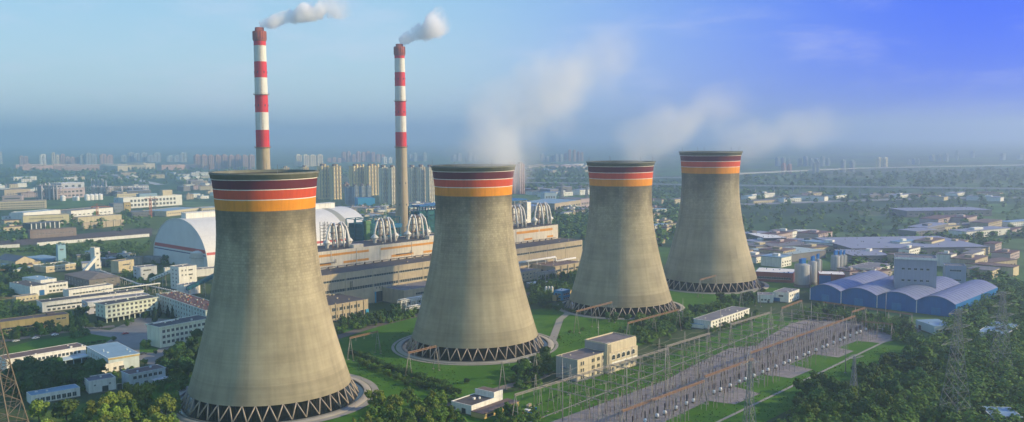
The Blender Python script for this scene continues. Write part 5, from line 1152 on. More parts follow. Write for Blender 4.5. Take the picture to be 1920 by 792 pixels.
# light poles / lightning masts
def mast_(label, px, py, h, grp='lightning masts and lamp poles'):
    c = G(px, py); b = MB(); b.tube([(0,0,0), (0,0,h*.6), (0,0,h)], [.30, .2, .07], 8); b.box(-.5, -.5, 0, .5, .5, .4); b.box(-.1, -.1, h*.6, .1, .1, h*.6+.3)
    tag(b.build('mast', STEEL, loc=c), label, 'mast', grp)
for k, (px, py, h) in enumerate(((1055, 792, 30), (1175, 790, 30), (1310, 720, 26), (1400, 792, 34), (1440, 680, 26), (1520, 640, 26), (1585, 700, 30), (1660, 610, 24), (1122, 668, 22), (1247, 740, 26), (1350, 640, 22), (1230, 560, 22), (1280, 612, 20))):
    mast_(['tall mast at the bottom edge left of the bus beam','mast at the near end of the bus beam','mast above the second stretch of bus beam','tall mast at the bottom edge on the outer lawn','mast in the middle of the gravel','mast toward the far end of the gravel','tall mast on the outer lawn beside the path','mast before the blue sheds','mast in front of the control building','mast between the bus beam stretches','mast on the inner lawn before the barrack','mast left of the farthest tower foot','mast in the bushes left of the barrack'][k], px, py, h)
# bus conductors strung between the portals
wire = thing('overhead_conductors', 'parallel overhead conductors strung the length of the switchyard', 'cables', W(300, -250), PLANT_ROT); 
for n_ in (-244, -253, -262, -273, -284, -290):
    b = MB(); pts = []
    for k in range(12*4+1):
        x = 12 + (562-312)*k/48; ph = (k % 4)/4; pts.append((x, -(n_+250), 15.1-1.1*4*ph*(1-ph)))
    b.tube(pts, .05, 4); b.build('conductor', GST, wire)
# ================================================================== PYLONS
def pylon(label, c, h, base, m, arms=3, rot=.4, top=.9, sect=9, th=.28):
    t = thing('lattice_pylon', label, 'pylon', c, rot, 'lattice pylons')
    def w_(z): 
        f = z/h; return base*(1-f)**1.35*.92 + top
    zs_ = [h*(1-(1-i/sect)**1.35) for i in range(sect+1)]
    for sx, sy in ((1,1),(1,-1),(-1,1),(-1,-1)):
        b = MB()
        for a, c_ in zip(zs_, zs_[1:]): b.beam((sx*w_(a), sy*w_(a), a), (sx*w_(c_), sy*w_(c_), c_), th*1.6)
        b.build('leg', m, t)
    b = MB()
    for a, c_ in zip(zs_, zs_[1:]):
        wa, wc = w_(a), w_(c_); mid = (a+c_)/2; wm = w_(mid)
        for (x0, y0, x1, y1) in ((-1,-1,1,-1),(1,-1,1,1),(1,1,-1,1),(-1,1,-1,-1)):
            b.beam((x0*wa, y0*wa, a), (x1*wc, y1*wc, c_), th*.8); b.beam((x1*wa, y1*wa, a), (x0*wc, y0*wc, c_), th*.8); b.beam((x0*wc, y0*wc, c_), (x1*wc, y1*wc, c_), th*.8)
            b.beam((x0*wm, y0*wm, mid), ((x0+x1)/2*wa, (y0+y1)/2*wa, a), th*.5); b.beam((x1*wm, y1*wm, mid), ((x0+x1)/2*wa, (y0+y1)/2*wa, a), th*.5)
    b.build('lattice', m, t)
    for k in range(arms):
        z = h*(.97-.13*k); L = (6+1.6*k); b = MB()
        for s_ in (-1, 1):
            for y in (-1, 1): b.beam((s_*w_(z), y*w_(z), z), (s_*(w_(z)+L), 0, z+.3), th); b.beam((s_*w_(z), y*w_(z), z+1.8), (s_*(w_(z)+L), 0, z+.3), th*.7)
            for j in range(3): x = s_*(w_(z)+L*j/3); b.beam((x, 0, z), (x, 0, z+1.8*(1-j/3)), th*.6)
        b.build('cross_arm', m, t)
    return t
PYB = mat('pylon_weathered_steel', (.17,.135,.10), .7, .25, .8); PYG = mat('pylon_grey_steel', (.24,.25,.27), .6, .1, .8, metal=.2)
c = G(-22, 850); pylon('big brownish lattice pylon cut by the left edge of the picture', c, 92, 14, PYB, 3, .25, 1.5, 13, .26)
pylon('tall pale pylon on the bottom right among dark trees', G(1790, 792), 52, 5.0, PYG, 3, .5, th=.10); pylon('pale pylon near the right edge behind the trees', G(1875, 705), 46, 4.6, PYG, 3, .5, th=.10); pylon('slim lattice pylon over the outer lawn', G(1600, 760), 24, 1.8, PYG, 1, .5, .4, 6, .16)
pylon('slim lattice pylon on the near part of the outer lawn', G(1405, 800), 30, 2.0, PYG, 1, .5, .4, 6, .16)
for i, (px, py) in enumerate(((1053, 382), (1100, 388), (1165, 375), (985, 352), (1290, 352))):
    pylon('small distant pylon, %s' % ['beside the beige walled warehouse', 'in the scrub left of the third tower', 'hidden low behind the third tower', 'above the blue block', 'between the far towers'][i], G(px, py), 38, 4, PYG, 2, .5, .8, 5, .5)
# ================================================================== VIADUCTS
FR = mat('pale_far_road', (.42,.42,.40), .9, .1)
strip('far_road', [(190,323), (235,333), (300,347)], 26, .4, FR)
def viaduct(label, pts, w, z, every, h=2.2):
    P = [G(*p) for p in pts]; t = thing('viaduct', label, 'viaduct', (P[0].x, P[0].y, 0), 0, 'long viaducts across the plain'); d_ = MB(); npier = 0; pm = MB()
    for p, q in zip(P, P[1:]):
        d = (q-p).normalized(); n = Vector((-d.y, d.x, 0)); a, c = p-P[0], q-P[0]
        d_.prism([(a-n*w/2).to_tuple()[:2], (c-n*w/2).to_tuple()[:2], (c+n*w/2).to_tuple()[:2], (a+n*w/2).to_tuple()[:2]], z, z+h)
        ln = (c-a).length
        for s_ in (-1, 1): d_.beam(a+n*w/2*s_+Vector((0,0,z+h+.8)), c+n*w/2*s_+Vector((0,0,z+h+.8)), .5)
        k = 0
        while k*every < ln and npier < 95:
            e = a + d*k*every
            pr = MB(); pr.box(-1.6, -2.4, 0, 1.6, 2.4, z); pr.build('pier', FR, t, e, math.atan2(d.y, d.x)); k += 1; npier += 1
    d_.build('deck', FR, t)
viaduct('nearer pale viaduct on piers crossing behind the two far cooling towers', [(950,352),(1105,354.5),(1280,357),(1500,361),(1980,367)], 14, 12, 42)
viaduct('farther pale viaduct curving toward the right hand horizon', [(950,342),(1280,341),(1400,332),(1600,322),(1980,314)], 26, 10, 90)
# ================================================================== FAR TOWERS
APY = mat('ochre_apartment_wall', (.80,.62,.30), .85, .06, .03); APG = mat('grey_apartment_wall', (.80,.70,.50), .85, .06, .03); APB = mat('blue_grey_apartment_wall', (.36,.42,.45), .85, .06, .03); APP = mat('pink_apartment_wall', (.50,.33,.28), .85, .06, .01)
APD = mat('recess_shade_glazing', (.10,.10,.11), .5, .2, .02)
def apt(label, px0, px1, pyt, pyb, m, group, rot=.72, nb=3, detail=True):
    cx = (px0+px1)/2; A_ = G(px0, pyb); B2 = G(px1, pyb); Wd = (B2-A_).length; C0 = G(cx, pyb); H = zat(C0.x, C0.y, pyt); D = min(15, Wd*.55)
    L = max(6, (Wd-D*math.sin(rot))/math.cos(rot)); b = MB(); g_ = MB(); rf = MB()
    b.box(-L/2, -D/2, 0, L/2, D/2, H-3)
    for k in range(nb):
        x = -L/2+L*(k+.5)/nb; w = L/nb*.42
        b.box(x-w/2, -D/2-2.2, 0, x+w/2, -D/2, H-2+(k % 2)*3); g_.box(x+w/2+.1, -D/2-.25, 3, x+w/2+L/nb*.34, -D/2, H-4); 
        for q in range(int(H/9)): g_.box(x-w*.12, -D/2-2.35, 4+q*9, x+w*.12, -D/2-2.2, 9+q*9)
    for y in (-D*.22, D*.22):
        b.box(-L/2-1.4, y-D*.12, 0, -L/2, y+D*.12, H-3); g_.box(-L/2-.2, y-D*.3, 3, -L/2, y-D*.2, H-5)
    rf.box(-L*.25, -D*.3, H-3, L*.25, D*.3, H+2); rf.box(-L/2-.5, -D/2-.5, H-3, L/2+.5, D/2+.5, H-2.4)
    if detail:
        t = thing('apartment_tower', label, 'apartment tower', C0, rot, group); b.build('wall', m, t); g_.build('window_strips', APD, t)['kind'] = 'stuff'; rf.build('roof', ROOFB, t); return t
    o = MB(); o.v, o.f, o.m, o.smooth = b.v, b.f, b.m, b.smooth
    for src, mi in ((g_, 1), (rf, 0)):
        i = len(o.v); o.v += src.v; o.f += [tuple(j+i for j in f) for f in src.f]; o.m += [mi]*len(src.f); o.smooth += src.smooth
    ob = o.build('apartment_tower', [m, APD], loc=C0, rotz=rot); return tag(ob, label, 'apartment tower', group)
ga = 'ochre and grey apartment towers behind the plant'
def row(x0, x1, n, top, base, m, lab, grp, detail=True, gap=.5, jit=1.0, **k):
    rn = random.Random(int(x0*3+x1))
    for i in range(n):
        if grp == 'hazy towers along the horizon':
            if n > 3 and rn.random() < .22: continue
            jit = 4.5
        a = x0+(x1-x0)*i/n; b = x0+(x1-x0)*(i+1)/n
        apt(lab[i] if isinstance(lab, list) else lab, a+gap, b-gap, top+rn.uniform(-jit*.6, jit), base+rn.uniform(-.6, .6), m, grp, detail=detail, **k)
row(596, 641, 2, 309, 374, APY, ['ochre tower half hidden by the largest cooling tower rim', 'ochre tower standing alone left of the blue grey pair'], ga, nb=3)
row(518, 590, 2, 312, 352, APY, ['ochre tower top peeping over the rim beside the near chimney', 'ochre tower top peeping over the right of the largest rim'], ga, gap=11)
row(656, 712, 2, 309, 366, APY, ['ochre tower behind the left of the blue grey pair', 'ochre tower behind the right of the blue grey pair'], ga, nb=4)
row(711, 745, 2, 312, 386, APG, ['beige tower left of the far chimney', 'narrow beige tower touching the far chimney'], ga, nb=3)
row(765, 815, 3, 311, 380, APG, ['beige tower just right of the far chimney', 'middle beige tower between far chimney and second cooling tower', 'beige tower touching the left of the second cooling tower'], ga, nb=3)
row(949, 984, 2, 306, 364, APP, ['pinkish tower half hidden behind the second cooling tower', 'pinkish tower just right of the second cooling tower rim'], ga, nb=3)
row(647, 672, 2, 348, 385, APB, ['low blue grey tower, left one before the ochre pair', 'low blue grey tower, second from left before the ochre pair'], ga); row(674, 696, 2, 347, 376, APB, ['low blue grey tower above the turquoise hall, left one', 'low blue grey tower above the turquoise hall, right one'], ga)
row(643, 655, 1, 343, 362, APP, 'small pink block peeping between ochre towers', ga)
gp = 'pink slab towers on the plain left of the near chimney'
row(364, 478, 9, 291, 318, APP, 'tall pink slab tower in the long row left of the near chimney', gp, False, .6, .8, nb=3)
row(553, 606, 4, 290.5, 312, APG, 'pale slab tower in the row of four right of the near chimney', 'pale slab towers right of the near chimney', False, .5, .6, nb=3)
gf = 'hazy towers along the horizon'
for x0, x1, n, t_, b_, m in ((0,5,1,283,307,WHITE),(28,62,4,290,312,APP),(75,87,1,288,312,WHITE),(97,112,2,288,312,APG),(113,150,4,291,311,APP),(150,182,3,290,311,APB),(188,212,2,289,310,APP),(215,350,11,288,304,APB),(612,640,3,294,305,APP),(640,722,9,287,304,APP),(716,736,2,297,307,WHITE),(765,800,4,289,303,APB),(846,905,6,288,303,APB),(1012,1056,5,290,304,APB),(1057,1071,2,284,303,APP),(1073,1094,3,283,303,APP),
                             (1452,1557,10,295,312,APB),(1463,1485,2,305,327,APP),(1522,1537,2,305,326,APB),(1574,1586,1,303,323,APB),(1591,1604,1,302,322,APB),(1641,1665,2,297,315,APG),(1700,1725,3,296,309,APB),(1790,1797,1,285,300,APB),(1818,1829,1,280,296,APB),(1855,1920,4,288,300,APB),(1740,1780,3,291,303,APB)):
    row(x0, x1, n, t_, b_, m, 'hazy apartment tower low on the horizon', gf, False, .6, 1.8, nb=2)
# ================================================================== LOW TOWN
lowmats = [(WHITE, ROOFG), (CREAM, ROOFG), (WHITE, ROOFL), (MATS['pink_grey_render'], ROOFR), (BEIGE, ROOFB), (WHITE, MATS['pale_far_roof']), (ROOFG, MATS['pale_far_roof']), (CREAM, ROOFB)]
def inpoly(x, y, P):
    c = False; j = len(P)-1
    for i in range(len(P)):
        if (P[i][1] > y) != (P[j][1] > y) and x < (P[j][0]-P[i][0])*(y-P[i][1])/(P[j][1]-P[i][1])+P[i][0]: c = not c
        j = i
    return c
def scatter(P, n, seed, mind=0):
    rn = random.Random(seed); W_ = [G(*p) for p in P]; Q = [(w.x, w.y) for w in W_]; out = []; tries = 0
    x0, x1 = min(p[0] for p in Q), max(p[0] for p in Q); y0, y1 = min(p[1] for p in Q), max(p[1] for p in Q)
    while len(out) < n and tries < n*60:
        tries += 1; x, y = rn.uniform(x0, x1), rn.uniform(y0, y1)
        if inpoly(x, y, Q) and all((x-a)**2+(y-b)**2 > mind*mind for a, b in out): out.append((x, y))
    return out
def lowrise(P, n, seed, L, D, H, label, grp, mind=25, ms=None):
    rn = random.Random(seed+99)
    for x, y in scatter(P, n, seed, mind):
        l, d, h = rn.uniform(*L), rn.uniform(*D), rn.uniform(*H); wm, rm = rn.choice(ms or lowmats); b = MB(); b.box(0, 0, 0, l, d, h, 0)
        b.box(-.5, -.5, h, l+.5, d+.5, h+.6, 1)
        for q in range(int(h/3.2)):
            for k in range(min(14, int(l/5))): b.box(2+k*5, -.1, 1+q*3.2, 4+k*5, 0, 2.4+q*3.2, 2)
        if rn.random() < .5: b.box(l*.3, d*.3, h+.6, l*.5, d*.6, h+3, 0)
        o = b.build('low_building', [wm, rm, GLASS], loc=(x, y, 0), rotz=PLANT_ROT+rn.choice((0, 0, 0, math.pi/2, -.3))); tag(o, label, 'low building', grp)
lowrise([(345,375),(410,372),(408,340),(340,343)], 26, 1, (15,40), (10,20), (5,12), 'small house in the village left of the largest cooling tower rim', 'village houses left of the largest rim')
lowrise([(0,345),(60,343),(200,340),(380,338),(380,328),(0,334)], 14, 2, (30,80), (15,30), (6,14), 'low building scattered in the far green belt on the left', 'low buildings in the far green belt', 60)
lowrise([(200,322),(310,321),(310,316),(185,317)], 7, 3, (150,210), (30,50), (18,24), 'long cream row building before the hazy left skyline', 'long cream rows before the left skyline', 120, [(CREAM, CREAM), (APP, CREAM)])
lowrise([(0,320),(30,320),(140,322),(140,317),(0,314)], 7, 4, (80,180), (30,40), (14,20), 'long pinkish row building at the far left', 'long pinkish rows at the far left', 100, [(APP, CREAM)])
lowrise([(0,375),(60,372),(60,350),(0,352)], 8, 5, (20,60), (12,25), (5,12), 'works shed at the left edge of the chemical works', 'sheds of the chemical works', 30)
lowrise([(190,380),(232,376),(270,355),(200,355)], 9, 6, (20,50), (12,25), (6,16), 'grey shed between process frames and dormitory', 'sheds by the dormitory', 30)
lowrise([(0,398),(25,396),(25,430),(0,436)], 6, 7, (15,40), (10,20), (5,10), 'small works shed beyond the railway at the left edge', 'sheds beyond the railway', 22)
lowrise([(640,420),(812,405),(812,390),(640,396)], 22, 8, (15,50), (12,25), (4,9), 'low building between boiler houses and apartment towers', 'low buildings behind the boilers', 28)
lowrise([(1000,372),(1100,366),(1100,358),(990,358)], 12, 9, (25,70), (18,30), (6,14), 'low works building before the viaduct', 'works before the viaduct', 45)
lowrise([(1045,410),(1108,404),(1108,394),(1060,394)], 20, 10, (10,25), (8,14), (4,8), 'small house in the scrub left of the third cooling tower', 'houses in the scrub left of the third tower', 15)
lowrise([(985,330),(1100,330),(1100,312),(985,312)], 12, 11, (60,160), (20,40), (8,16), 'distant pale shed in the blue green plain', 'distant sheds in the plain', 100)
lowrise([(1228,470),(1260,455),(1275,380),(1225,378)], 16, 12, (14,34), (10,18), (4,9), 'small building seen between the third and fourth towers', 'buildings between the two far towers', 22)
lowrise([(1395,385),(1650,372),(1900,380),(1900,368),(1395,370)], 26, 13, (30,90), (14,24), (5,9), 'low farm shed in the right hand plain', 'farm sheds in the right hand plain', 60)
lowrise([(1420,510),(1500,500),(1600,470),(1560,446),(1400,450),(1400,490)], 16, 14, (20,50), (12,30), (5,11), 'workshop around the silos', 'workshops around the silos', 34)
lowrise([(1600,500),(1680,470),(1900,470),(1920,520),(1850,530),(1780,500)], 16, 15, (16,45), (10,22), (5,12), 'works building in the blue right hand distance', 'works in the right hand distance', 34)
lowrise([(1640,425),(1900,415),(1920,450),(1700,455)], 9, 16, (30,90), (14,30), (5,10), 'long shed in the fields at the far right', 'sheds in the far right fields', 50)
lowrise([(1590,520),(1660,508),(1672,520),(1600,530)], 7, 17, (12,24), (8,14), (4,8), 'small shed behind the arched sheds', 'small sheds behind the arched sheds', 16)
lowrise([(10,520),(55,512),(60,500),(0,505)], 4, 18, (12,24), (8,14), (4,7), 'small shed in the dark trees at the left edge', 'sheds in the left trees', 18)
lowrise([(150,520),(215,506),(260,480),(140,478)], 9, 19, (10,22), (7,12), (4,8), 'small shed among dark trees left of the dome', 'sheds among the trees left of the dome', 20)
# ================================================================== TREES
def leaf_mat(name, rgb, hue=.02, per=.28):
    m = mat(name, rgb, .8, .45, .35, per_obj=per, hue=hue, spec=.15); nt = m.node_tree; b = nt.nodes['Principled BSDF']
    return m
LEAF = [leaf_mat('leaf_dark_green', (.052,.108,.026)), leaf_mat('leaf_mid_green', (.085,.155,.026)), leaf_mat('leaf_light_green', (.17,.23,.035)), leaf_mat('leaf_conifer', (.026,.062,.028))]
BARK = mat('bark', (.11,.085,.06), .95, .3, .6)
def crown_mesh(seed, kind):
    """unit crown: about 1 m tall overall tree height 1; scaled per tree"""
    rn = random.Random(seed); b = MB(); blobs = []
    if kind == 'broad':
        for _ in range(13): a = rn.uniform(0, 6.28); r = rn.uniform(.05, .30); blobs.append((r*math.cos(a), r*math.sin(a), rn.uniform(.34, .84), rn.uniform(.10, .19)))
        blobs.append((0, 0, .6, .25))
    elif kind == 'tall':
        for k in range(12): a = rn.uniform(0, 6.28); r = rn.uniform(.0, .13); blobs.append((r*math.cos(a), r*math.sin(a), .25+.65*k/11, .13*(1.1-k/14)))
    elif kind == 'conifer':
        for k in range(11): z = .15+.8*k/10; blobs.append((rn.uniform(-.01, .01), rn.uniform(-.01, .01), z, .20*(1.05-z)))
    elif kind == 'ball':
        for _ in range(9): a = rn.uniform(0, 6.28); r = rn.uniform(.1, .28); blobs.append((r*math.cos(a), r*math.sin(a), rn.uniform(.3, .72), .2))
        blobs.append((0, 0, .5, .36))
    for x, y, z, r in blobs:
        n = int(1500*r*(1.6 if kind != 'conifer' else 1.3)*.32)
        for _ in range(n):
            u = rn.uniform(-1, 1); a = rn.uniform(0, 6.28); s_ = math.sqrt(1-u*u); q = r*(rn.uniform(.55, 1.08))
            d = Vector((s_*math.cos(a), s_*math.sin(a), u*.85)); p = Vector((x, y, z))+d*q; sz = rn.uniform(.022, .045)
            nn = (d+Vector((rn.uniform(-.9, .9), rn.uniform(-.9, .9), rn.uniform(-.3, 1.1)))).normalized(); t1 = nn.cross(Vector((rn.uniform(-1,1), rn.uniform(-1,1), rn.uniform(-1,1)))).normalized(); t2 = nn.cross(t1)
            b.quad(p-t1*sz-t2*sz*.7, p+t1*sz-t2*sz*.6, p+t1*sz*.8+t2*sz*.8, p-t1*sz*.7+t2*sz)
    return b
def trunk_mesh(seed, kind):
    rn = random.Random(seed); b = MB(); h = .5 if kind != 'conifer' else .8
    b.tube([(0,0,0), (.01,.0,h*.5), (0,.01,h)], [.026, .02, .01], 7)
    for k in range(4 if kind in ('broad', 'ball') else 2):
        a = k*1.7+rn.uniform(0, .6); z = rn.uniform(.22, .38); b.tube([(0,0,z), (.1*math.cos(a), .1*math.sin(a), z+.14), (.2*math.cos(a), .2*math.sin(a), z+.26)], [.013, .009, .004], 5)
    return b
KINDS = {}
for kd, li in (('broad', 0), ('broad', 1), ('broad', 2), ('tall', 1), ('tall', 2), ('conifer', 3), ('ball', 0), ('ball', 1)):
    for v in range(3 if kd == 'broad' else 2):
        sd_ = hash((kd, v)) % 1000 if False else {'broad': 10, 'tall': 30, 'conifer': 50, 'ball': 70}[kd]+v
        KINDS.setdefault((kd, li), []).append((crown_mesh(sd_, kd).mesh('crown', LEAF[li]), trunk_mesh(sd_, kd).mesh('trunk', BARK)))
def tree(x, y, h, kl, rn, label, grp, name='tree', cat='tree', wide=1.0):
    cm, tm = rn.choice(KINDS[kl]); t = thing(name, label, cat, (x, y, 0), rn.uniform(0, 6.28), grp); w = h*wide*rn.uniform(.85, 1.15); t.scale = (w, w, h)
    put('crown', cm, t); put('trunk', tm, t)
TREES = [  # polygon px, count, height, kinds, spacing, label, width
 ([(30,752),(120,738),(192,726),(188,708),(110,704),(30,716)], 22, (11,15), [('broad',0)], 4.0, 'big dark tree in the dense clump hiding the garden house', 1.15),
 ([(60,800),(160,778),(320,752),(345,800),(300,860),(60,870)], 22, (11,15), [('broad',2),('broad',2),('broad',1)], 5.5, 'leafy tree in the sunlit foreground row left of the largest tower', 1.05),
 ([(300,700),(330,668),(392,640),(395,662),(345,722)], 18, (10,13), [('broad',0)], 5, 'dark tree between the dark roofed office and the largest tower', 1.1),
 ([(640,800),(700,765),(760,745),(860,752),(860,820),(650,850)], 22, (8,12), [('broad',2),('broad',1),('tall',2)], 5, 'bright leafy tree in the foreground between two cooling towers', 1.0),
 ([(930,800),(935,778),(1000,775),(1010,800),(960,820)], 7, (7,9), [('broad',1)], 4, 'tree at the bottom edge right of the relay house', 1.0),
 ([(955,700),(1000,682),(1042,668),(1040,690),(1020,712),(965,715)], 11, (7,10), [('broad',0),('broad',1)], 4, 'tree between the second tower and the control building', 1.05),
 ([(965,740),(1000,735),(1010,715),(970,718)], 4, (5,8), [('broad',0)], 4, 'tree on the lawn edge left of the control building', 1.05),
 ([(990,560),(1058,548),(1085,522),(1060,515),(990,535)], 14, (7,10), [('broad',0),('broad',0),('conifer',3)], 5, 'dark tree before the ochre annexe between second and third towers', 1.05),
 ([(1000,590),(1060,590),(1080,575),(1010,568)], 5, (5,7), [('broad',0)], 5, 'small tree at the left foot of the third tower', 1.0),
 ([(1200,640),(1290,618),(1290,600),(1210,595),(1195,615)], 13, (6,9), [('broad',0),('broad',1)], 5, 'tree in the grove behind the control building', 1.05),
 ([(1130,600),(1190,596),(1195,606),(1135,608)], 4, (6,7), [('broad',0)], 5, 'tree right at the front foot of the third tower', 1.1),
 ([(1285,600),(1400,572),(1395,558),(1370,552),(1285,590)], 8, (6,9), [('broad',0)], 5, 'tree behind the long white barrack', 1.05),
 ([(1335,625),(1400,600),(1425,590),(1420,584),(1335,612)], 6, (3,4.5), [('broad',0)], 3.5, 'low bushy tree in front of the long white barrack', 1.2),
 ([(1392,575),(1440,562),(1440,548),(1400,550)], 6, (6,9), [('broad',0)], 5, 'tree between the farthest tower and the works office', 1.05),
 ([(635,625),(700,612),(790,588),(800,572),(740,583),(690,596),(640,607)], 16, (5,8), [('broad',0),('broad',1),('conifer',3)], 4.5, 'tree or tall shrub in front of the turbine hall', 1.1),
 ([(20,642),(130,625),(128,616),(20,630)], 9, (6,9), [('broad',0),('tall',1)], 5, 'street tree in front of the long ochre building', 1.0),
 ([(128,638),(162,630),(165,595),(130,598)], 7, (9,12), [('broad',0),('tall',1)], 5, 'tall dark tree between ochre building and white laboratory', .95),
 ([(228,615),(290,606),(300,590),(255,598)], 5, (5,7), [('broad',1),('ball',1)], 5, 'tree in the garden before the office block on pillars', 1.05),
 ([(288,606),(335,596),(330,584),(296,590)], 8, (8,11), [('conifer',3)], 4, 'dark conifer before the reddish roofed office block', .95),
 ([(0,545),(50,535),(60,518),(40,505),(0,512)], 9, (9,12), [('broad',0)], 6, 'dark tree in the grove at the left edge', 1.1),
 ([(70,600),(30,605),(30,585),(70,580)], 4, (6,9), [('broad',0)], 5, 'tree behind the long ochre building', 1.05),
 ([(125,500),(240,495),(262,470),(200,455),(120,465),(75,475)], 18, (9,13), [('broad',0)], 7, 'dark tree in the wood left of the dome', 1.1),
 ([(292,498),(335,494),(345,484),(310,480)], 6, (8,12), [('broad',0)], 5, 'dark tree at the foot of the white dome gable', 1.1),
 ([(262,548),(300,540),(300,520),(262,518)], 5, (6,9), [('broad',0)], 5, 'dark tree under the pipe racks', 1.05),
 ([(200,670),(300,700),(230,720),(330,720),(300,690)], 4, (4,6), [('broad',1)], 5, 'small tree around the two storey white house', 1.1),
 ([(1440,800),(1530,742),(1640,708),(1730,655),(1790,690),(1640,800)], 30, (10,15), [('broad',0),('broad',0),('broad',1)], 8, 'large tree in the dark wood beside the outer lawn', 1.1),
 ([(1700,800),(1760,760),(1940,760),(1940,830),(1700,830)], 5, (7,10), [('broad',0)], 12, 'tree near the white gate posts at the bottom right', 1.1),
 ([(1500,598),(1540,580),(1700,608),(1720,640),(1690,640),(1600,600)], 12, (7,10), [('broad',0)], 7, 'dark tree in the belt before the blue sheds', 1.15),
]
tot = 0
for i, (P, n, (h0, h1), ks, sp, lab, wd) in enumerate(TREES):
    rn = random.Random(100+i)
    for x, y in scatter(P, n, 200+i, sp):
        tree(x, y, rn.uniform(h0, h1), rn.choice(ks), rn, lab, lab.split(' in ')[0].split(' at ')[0]+' cluster %s' % 'abcdefghijklmnopqrstuvwxyzABCDEF'[i] if False else 'trees: '+lab, wide=wd); tot += 1
rn = random.Random(5)
for px, py, h, kl, lab in ((273, 655, 7.5, ('ball',0), 'round clipped tree on the small lawn beside the paved yard'), (186, 617, 7, ('ball',0), 'round dark tree before the white laboratory'), (214, 640, 4, ('ball',0), 'small clipped tree at the corner of the paved yard'), (876, 720, 3.6, ('ball',0), 'lone bush on the lawn before the second tower'), (292, 664, 3, ('ball',0), 'little round shrub beside the round clipped tree'), (345, 575, 9, ('conifer',3), 'lone conifer at the right end of the reddish roofed office')):
    c = G(px, py); tree(c.x, c.y, h, kl, rn, lab, None)
# hedges: rows of shrubs
def hedge(a, b, n, h, lab, kl=('ball',0), jit=1.2):
    A_, B2 = G(*a), G(*b); rn = random.Random(int(a[0]+b[1]))
    for k in range(n):
        p = A_.lerp(B2, (k+.5)/n); tree(p.x+rn.uniform(-jit, jit), p.y+rn.uniform(-jit, jit), h*rn.uniform(.8, 1.25), kl, rn, lab, 'shrubs: '+lab, 'shrub', 'shrub', 1.35)
hedge((654,664),(720,690),12,4.2,'shrub in the upper hedge curving round the largest tower'); hedge((720,690),(830,728),16,4.4,'shrub in the middle of the long hedge between two towers'); hedge((672,682),(765,722),14,3.8,'shrub in the lower parallel hedge beside the ring road',('ball',1)); hedge((765,722),(860,742),10,4.4,'shrub at the near end of the long hedge')
hedge((25,668),(200,640),26,1.8,'low clipped shrub along the courtyard wing lawn', jit=.4); hedge((700,600),(800,585),14,2.6,'round shrub along the lawn edge by the turbine hall')
hedge((1010,575),(1110,592),14,3.0,'shrub on the lawn edge left of the third tower'); hedge((1190,640),(1250,655),8,2.4,'shrub right of the control building'); hedge((985,770),(1080,730),12,1.0,'knee high shrub on the near substation lawn', jit=.6)
# far woods, scrub and hedgerows: nobody could count them
rn = random.Random(77); wv = MB()
def tuft(x, y, h, n=26, q0=.12, q1=.22):
    for _ in range(n):
        a = rn.uniform(0, 6.28); r = rn.uniform(0, .5)*h; z = h*rn.uniform(.15, 1)*math.sqrt(max(.1, 1-(r/(.62*h))**2)); s_ = h*rn.uniform(q0, q1); p = Vector((x+r*math.cos(a), y+r*math.sin(a), z))
        nn = Vector((math.cos(a)*r/h+rn.uniform(-.5, .5), math.sin(a)*r/h+rn.uniform(-.5, .5), .7)).normalized(); t1 = nn.cross(Vector((rn.uniform(-1,1), rn.uniform(-1,1), .1))).normalized(); t2 = nn.cross(t1)
        wv.quad(p-t1*s_-t2*s_, p+t1*s_-t2*s_, p+t1*s_+t2*s_, p-t1*s_+t2*s_)
for P, n, h0, h1, sd_ in (([(0,352),(200,348),(380,345),(380,326),(0,328)], 240, 8, 14, 1), ([(0,335),(380,330),(380,318),(0,318)], 150, 10, 16, 2), ([(0,460),(60,447),(285,430),(285,400),(150,398),(0,430)], 120, 6, 10, 3), ([(1000,450),(1108,450),(1108,395),(1030,392),(1000,400)], 330, 6, 10, 4),
        ([(985,365),(1108,362),(1108,318),(985,318)], 380, 10, 18, 5), ([(1225,470),(1275,440),(1280,345),(1222,345)], 240, 7, 12, 6), ([(1390,356),(1960,362),(1960,318),(1390,334)], 330, 10, 18, 7), ([(1390,384),(1960,380),(1960,366),(1390,362)], 120, 8, 14, 8), ([(1390,450),(1960,450),(1960,385),(1390,388)], 260, 6, 10, 9),
        ([(1590,520),(1900,520),(1960,640),(1900,640),(1840,545),(1700,505),(1960,440),(1600,450)], 190, 6, 10, 10), ([(1740,650),(1850,545),(1960,540),(1960,790),(1800,770)], 420, 6, 11, 11), ([(640,420),(812,405),(812,385),(640,390)], 180, 5, 9, 12), ([(0,640),(20,640),(0,560),(-30,560)], 20, 6, 9, 13), ([(0,480),(280,470),(280,455),(0,470)], 60, 4, 7, 14),
        ([(1000,640),(1180,590),(1290,625),(1240,650),(1200,640)], 30, 1.5, 3, 15), ([(1720,800),(1780,700),(1960,690),(1960,830)], 200, 4, 8, 16), ([(400,345),(600,345),(812,340),(812,318),(400,318)], 200, 10, 18, 17)):
    for x, y in scatter(P, n, 500+sd_):
        if sd_ in (11, 13, 15, 16): h_ = rn.uniform(h0, h1); tuft(x, y, h_, int(30+12*h_), .35/h_, .6/h_)
        else: tuft(x, y, rn.uniform(h0, h1))
tag(wv.build('far_woodland', LEAF[1]), 'distant woods, scrub and hedgerows over the plain', 'woodland', kind='stuff')
ug = wv = MB(); rn = random.Random(78)
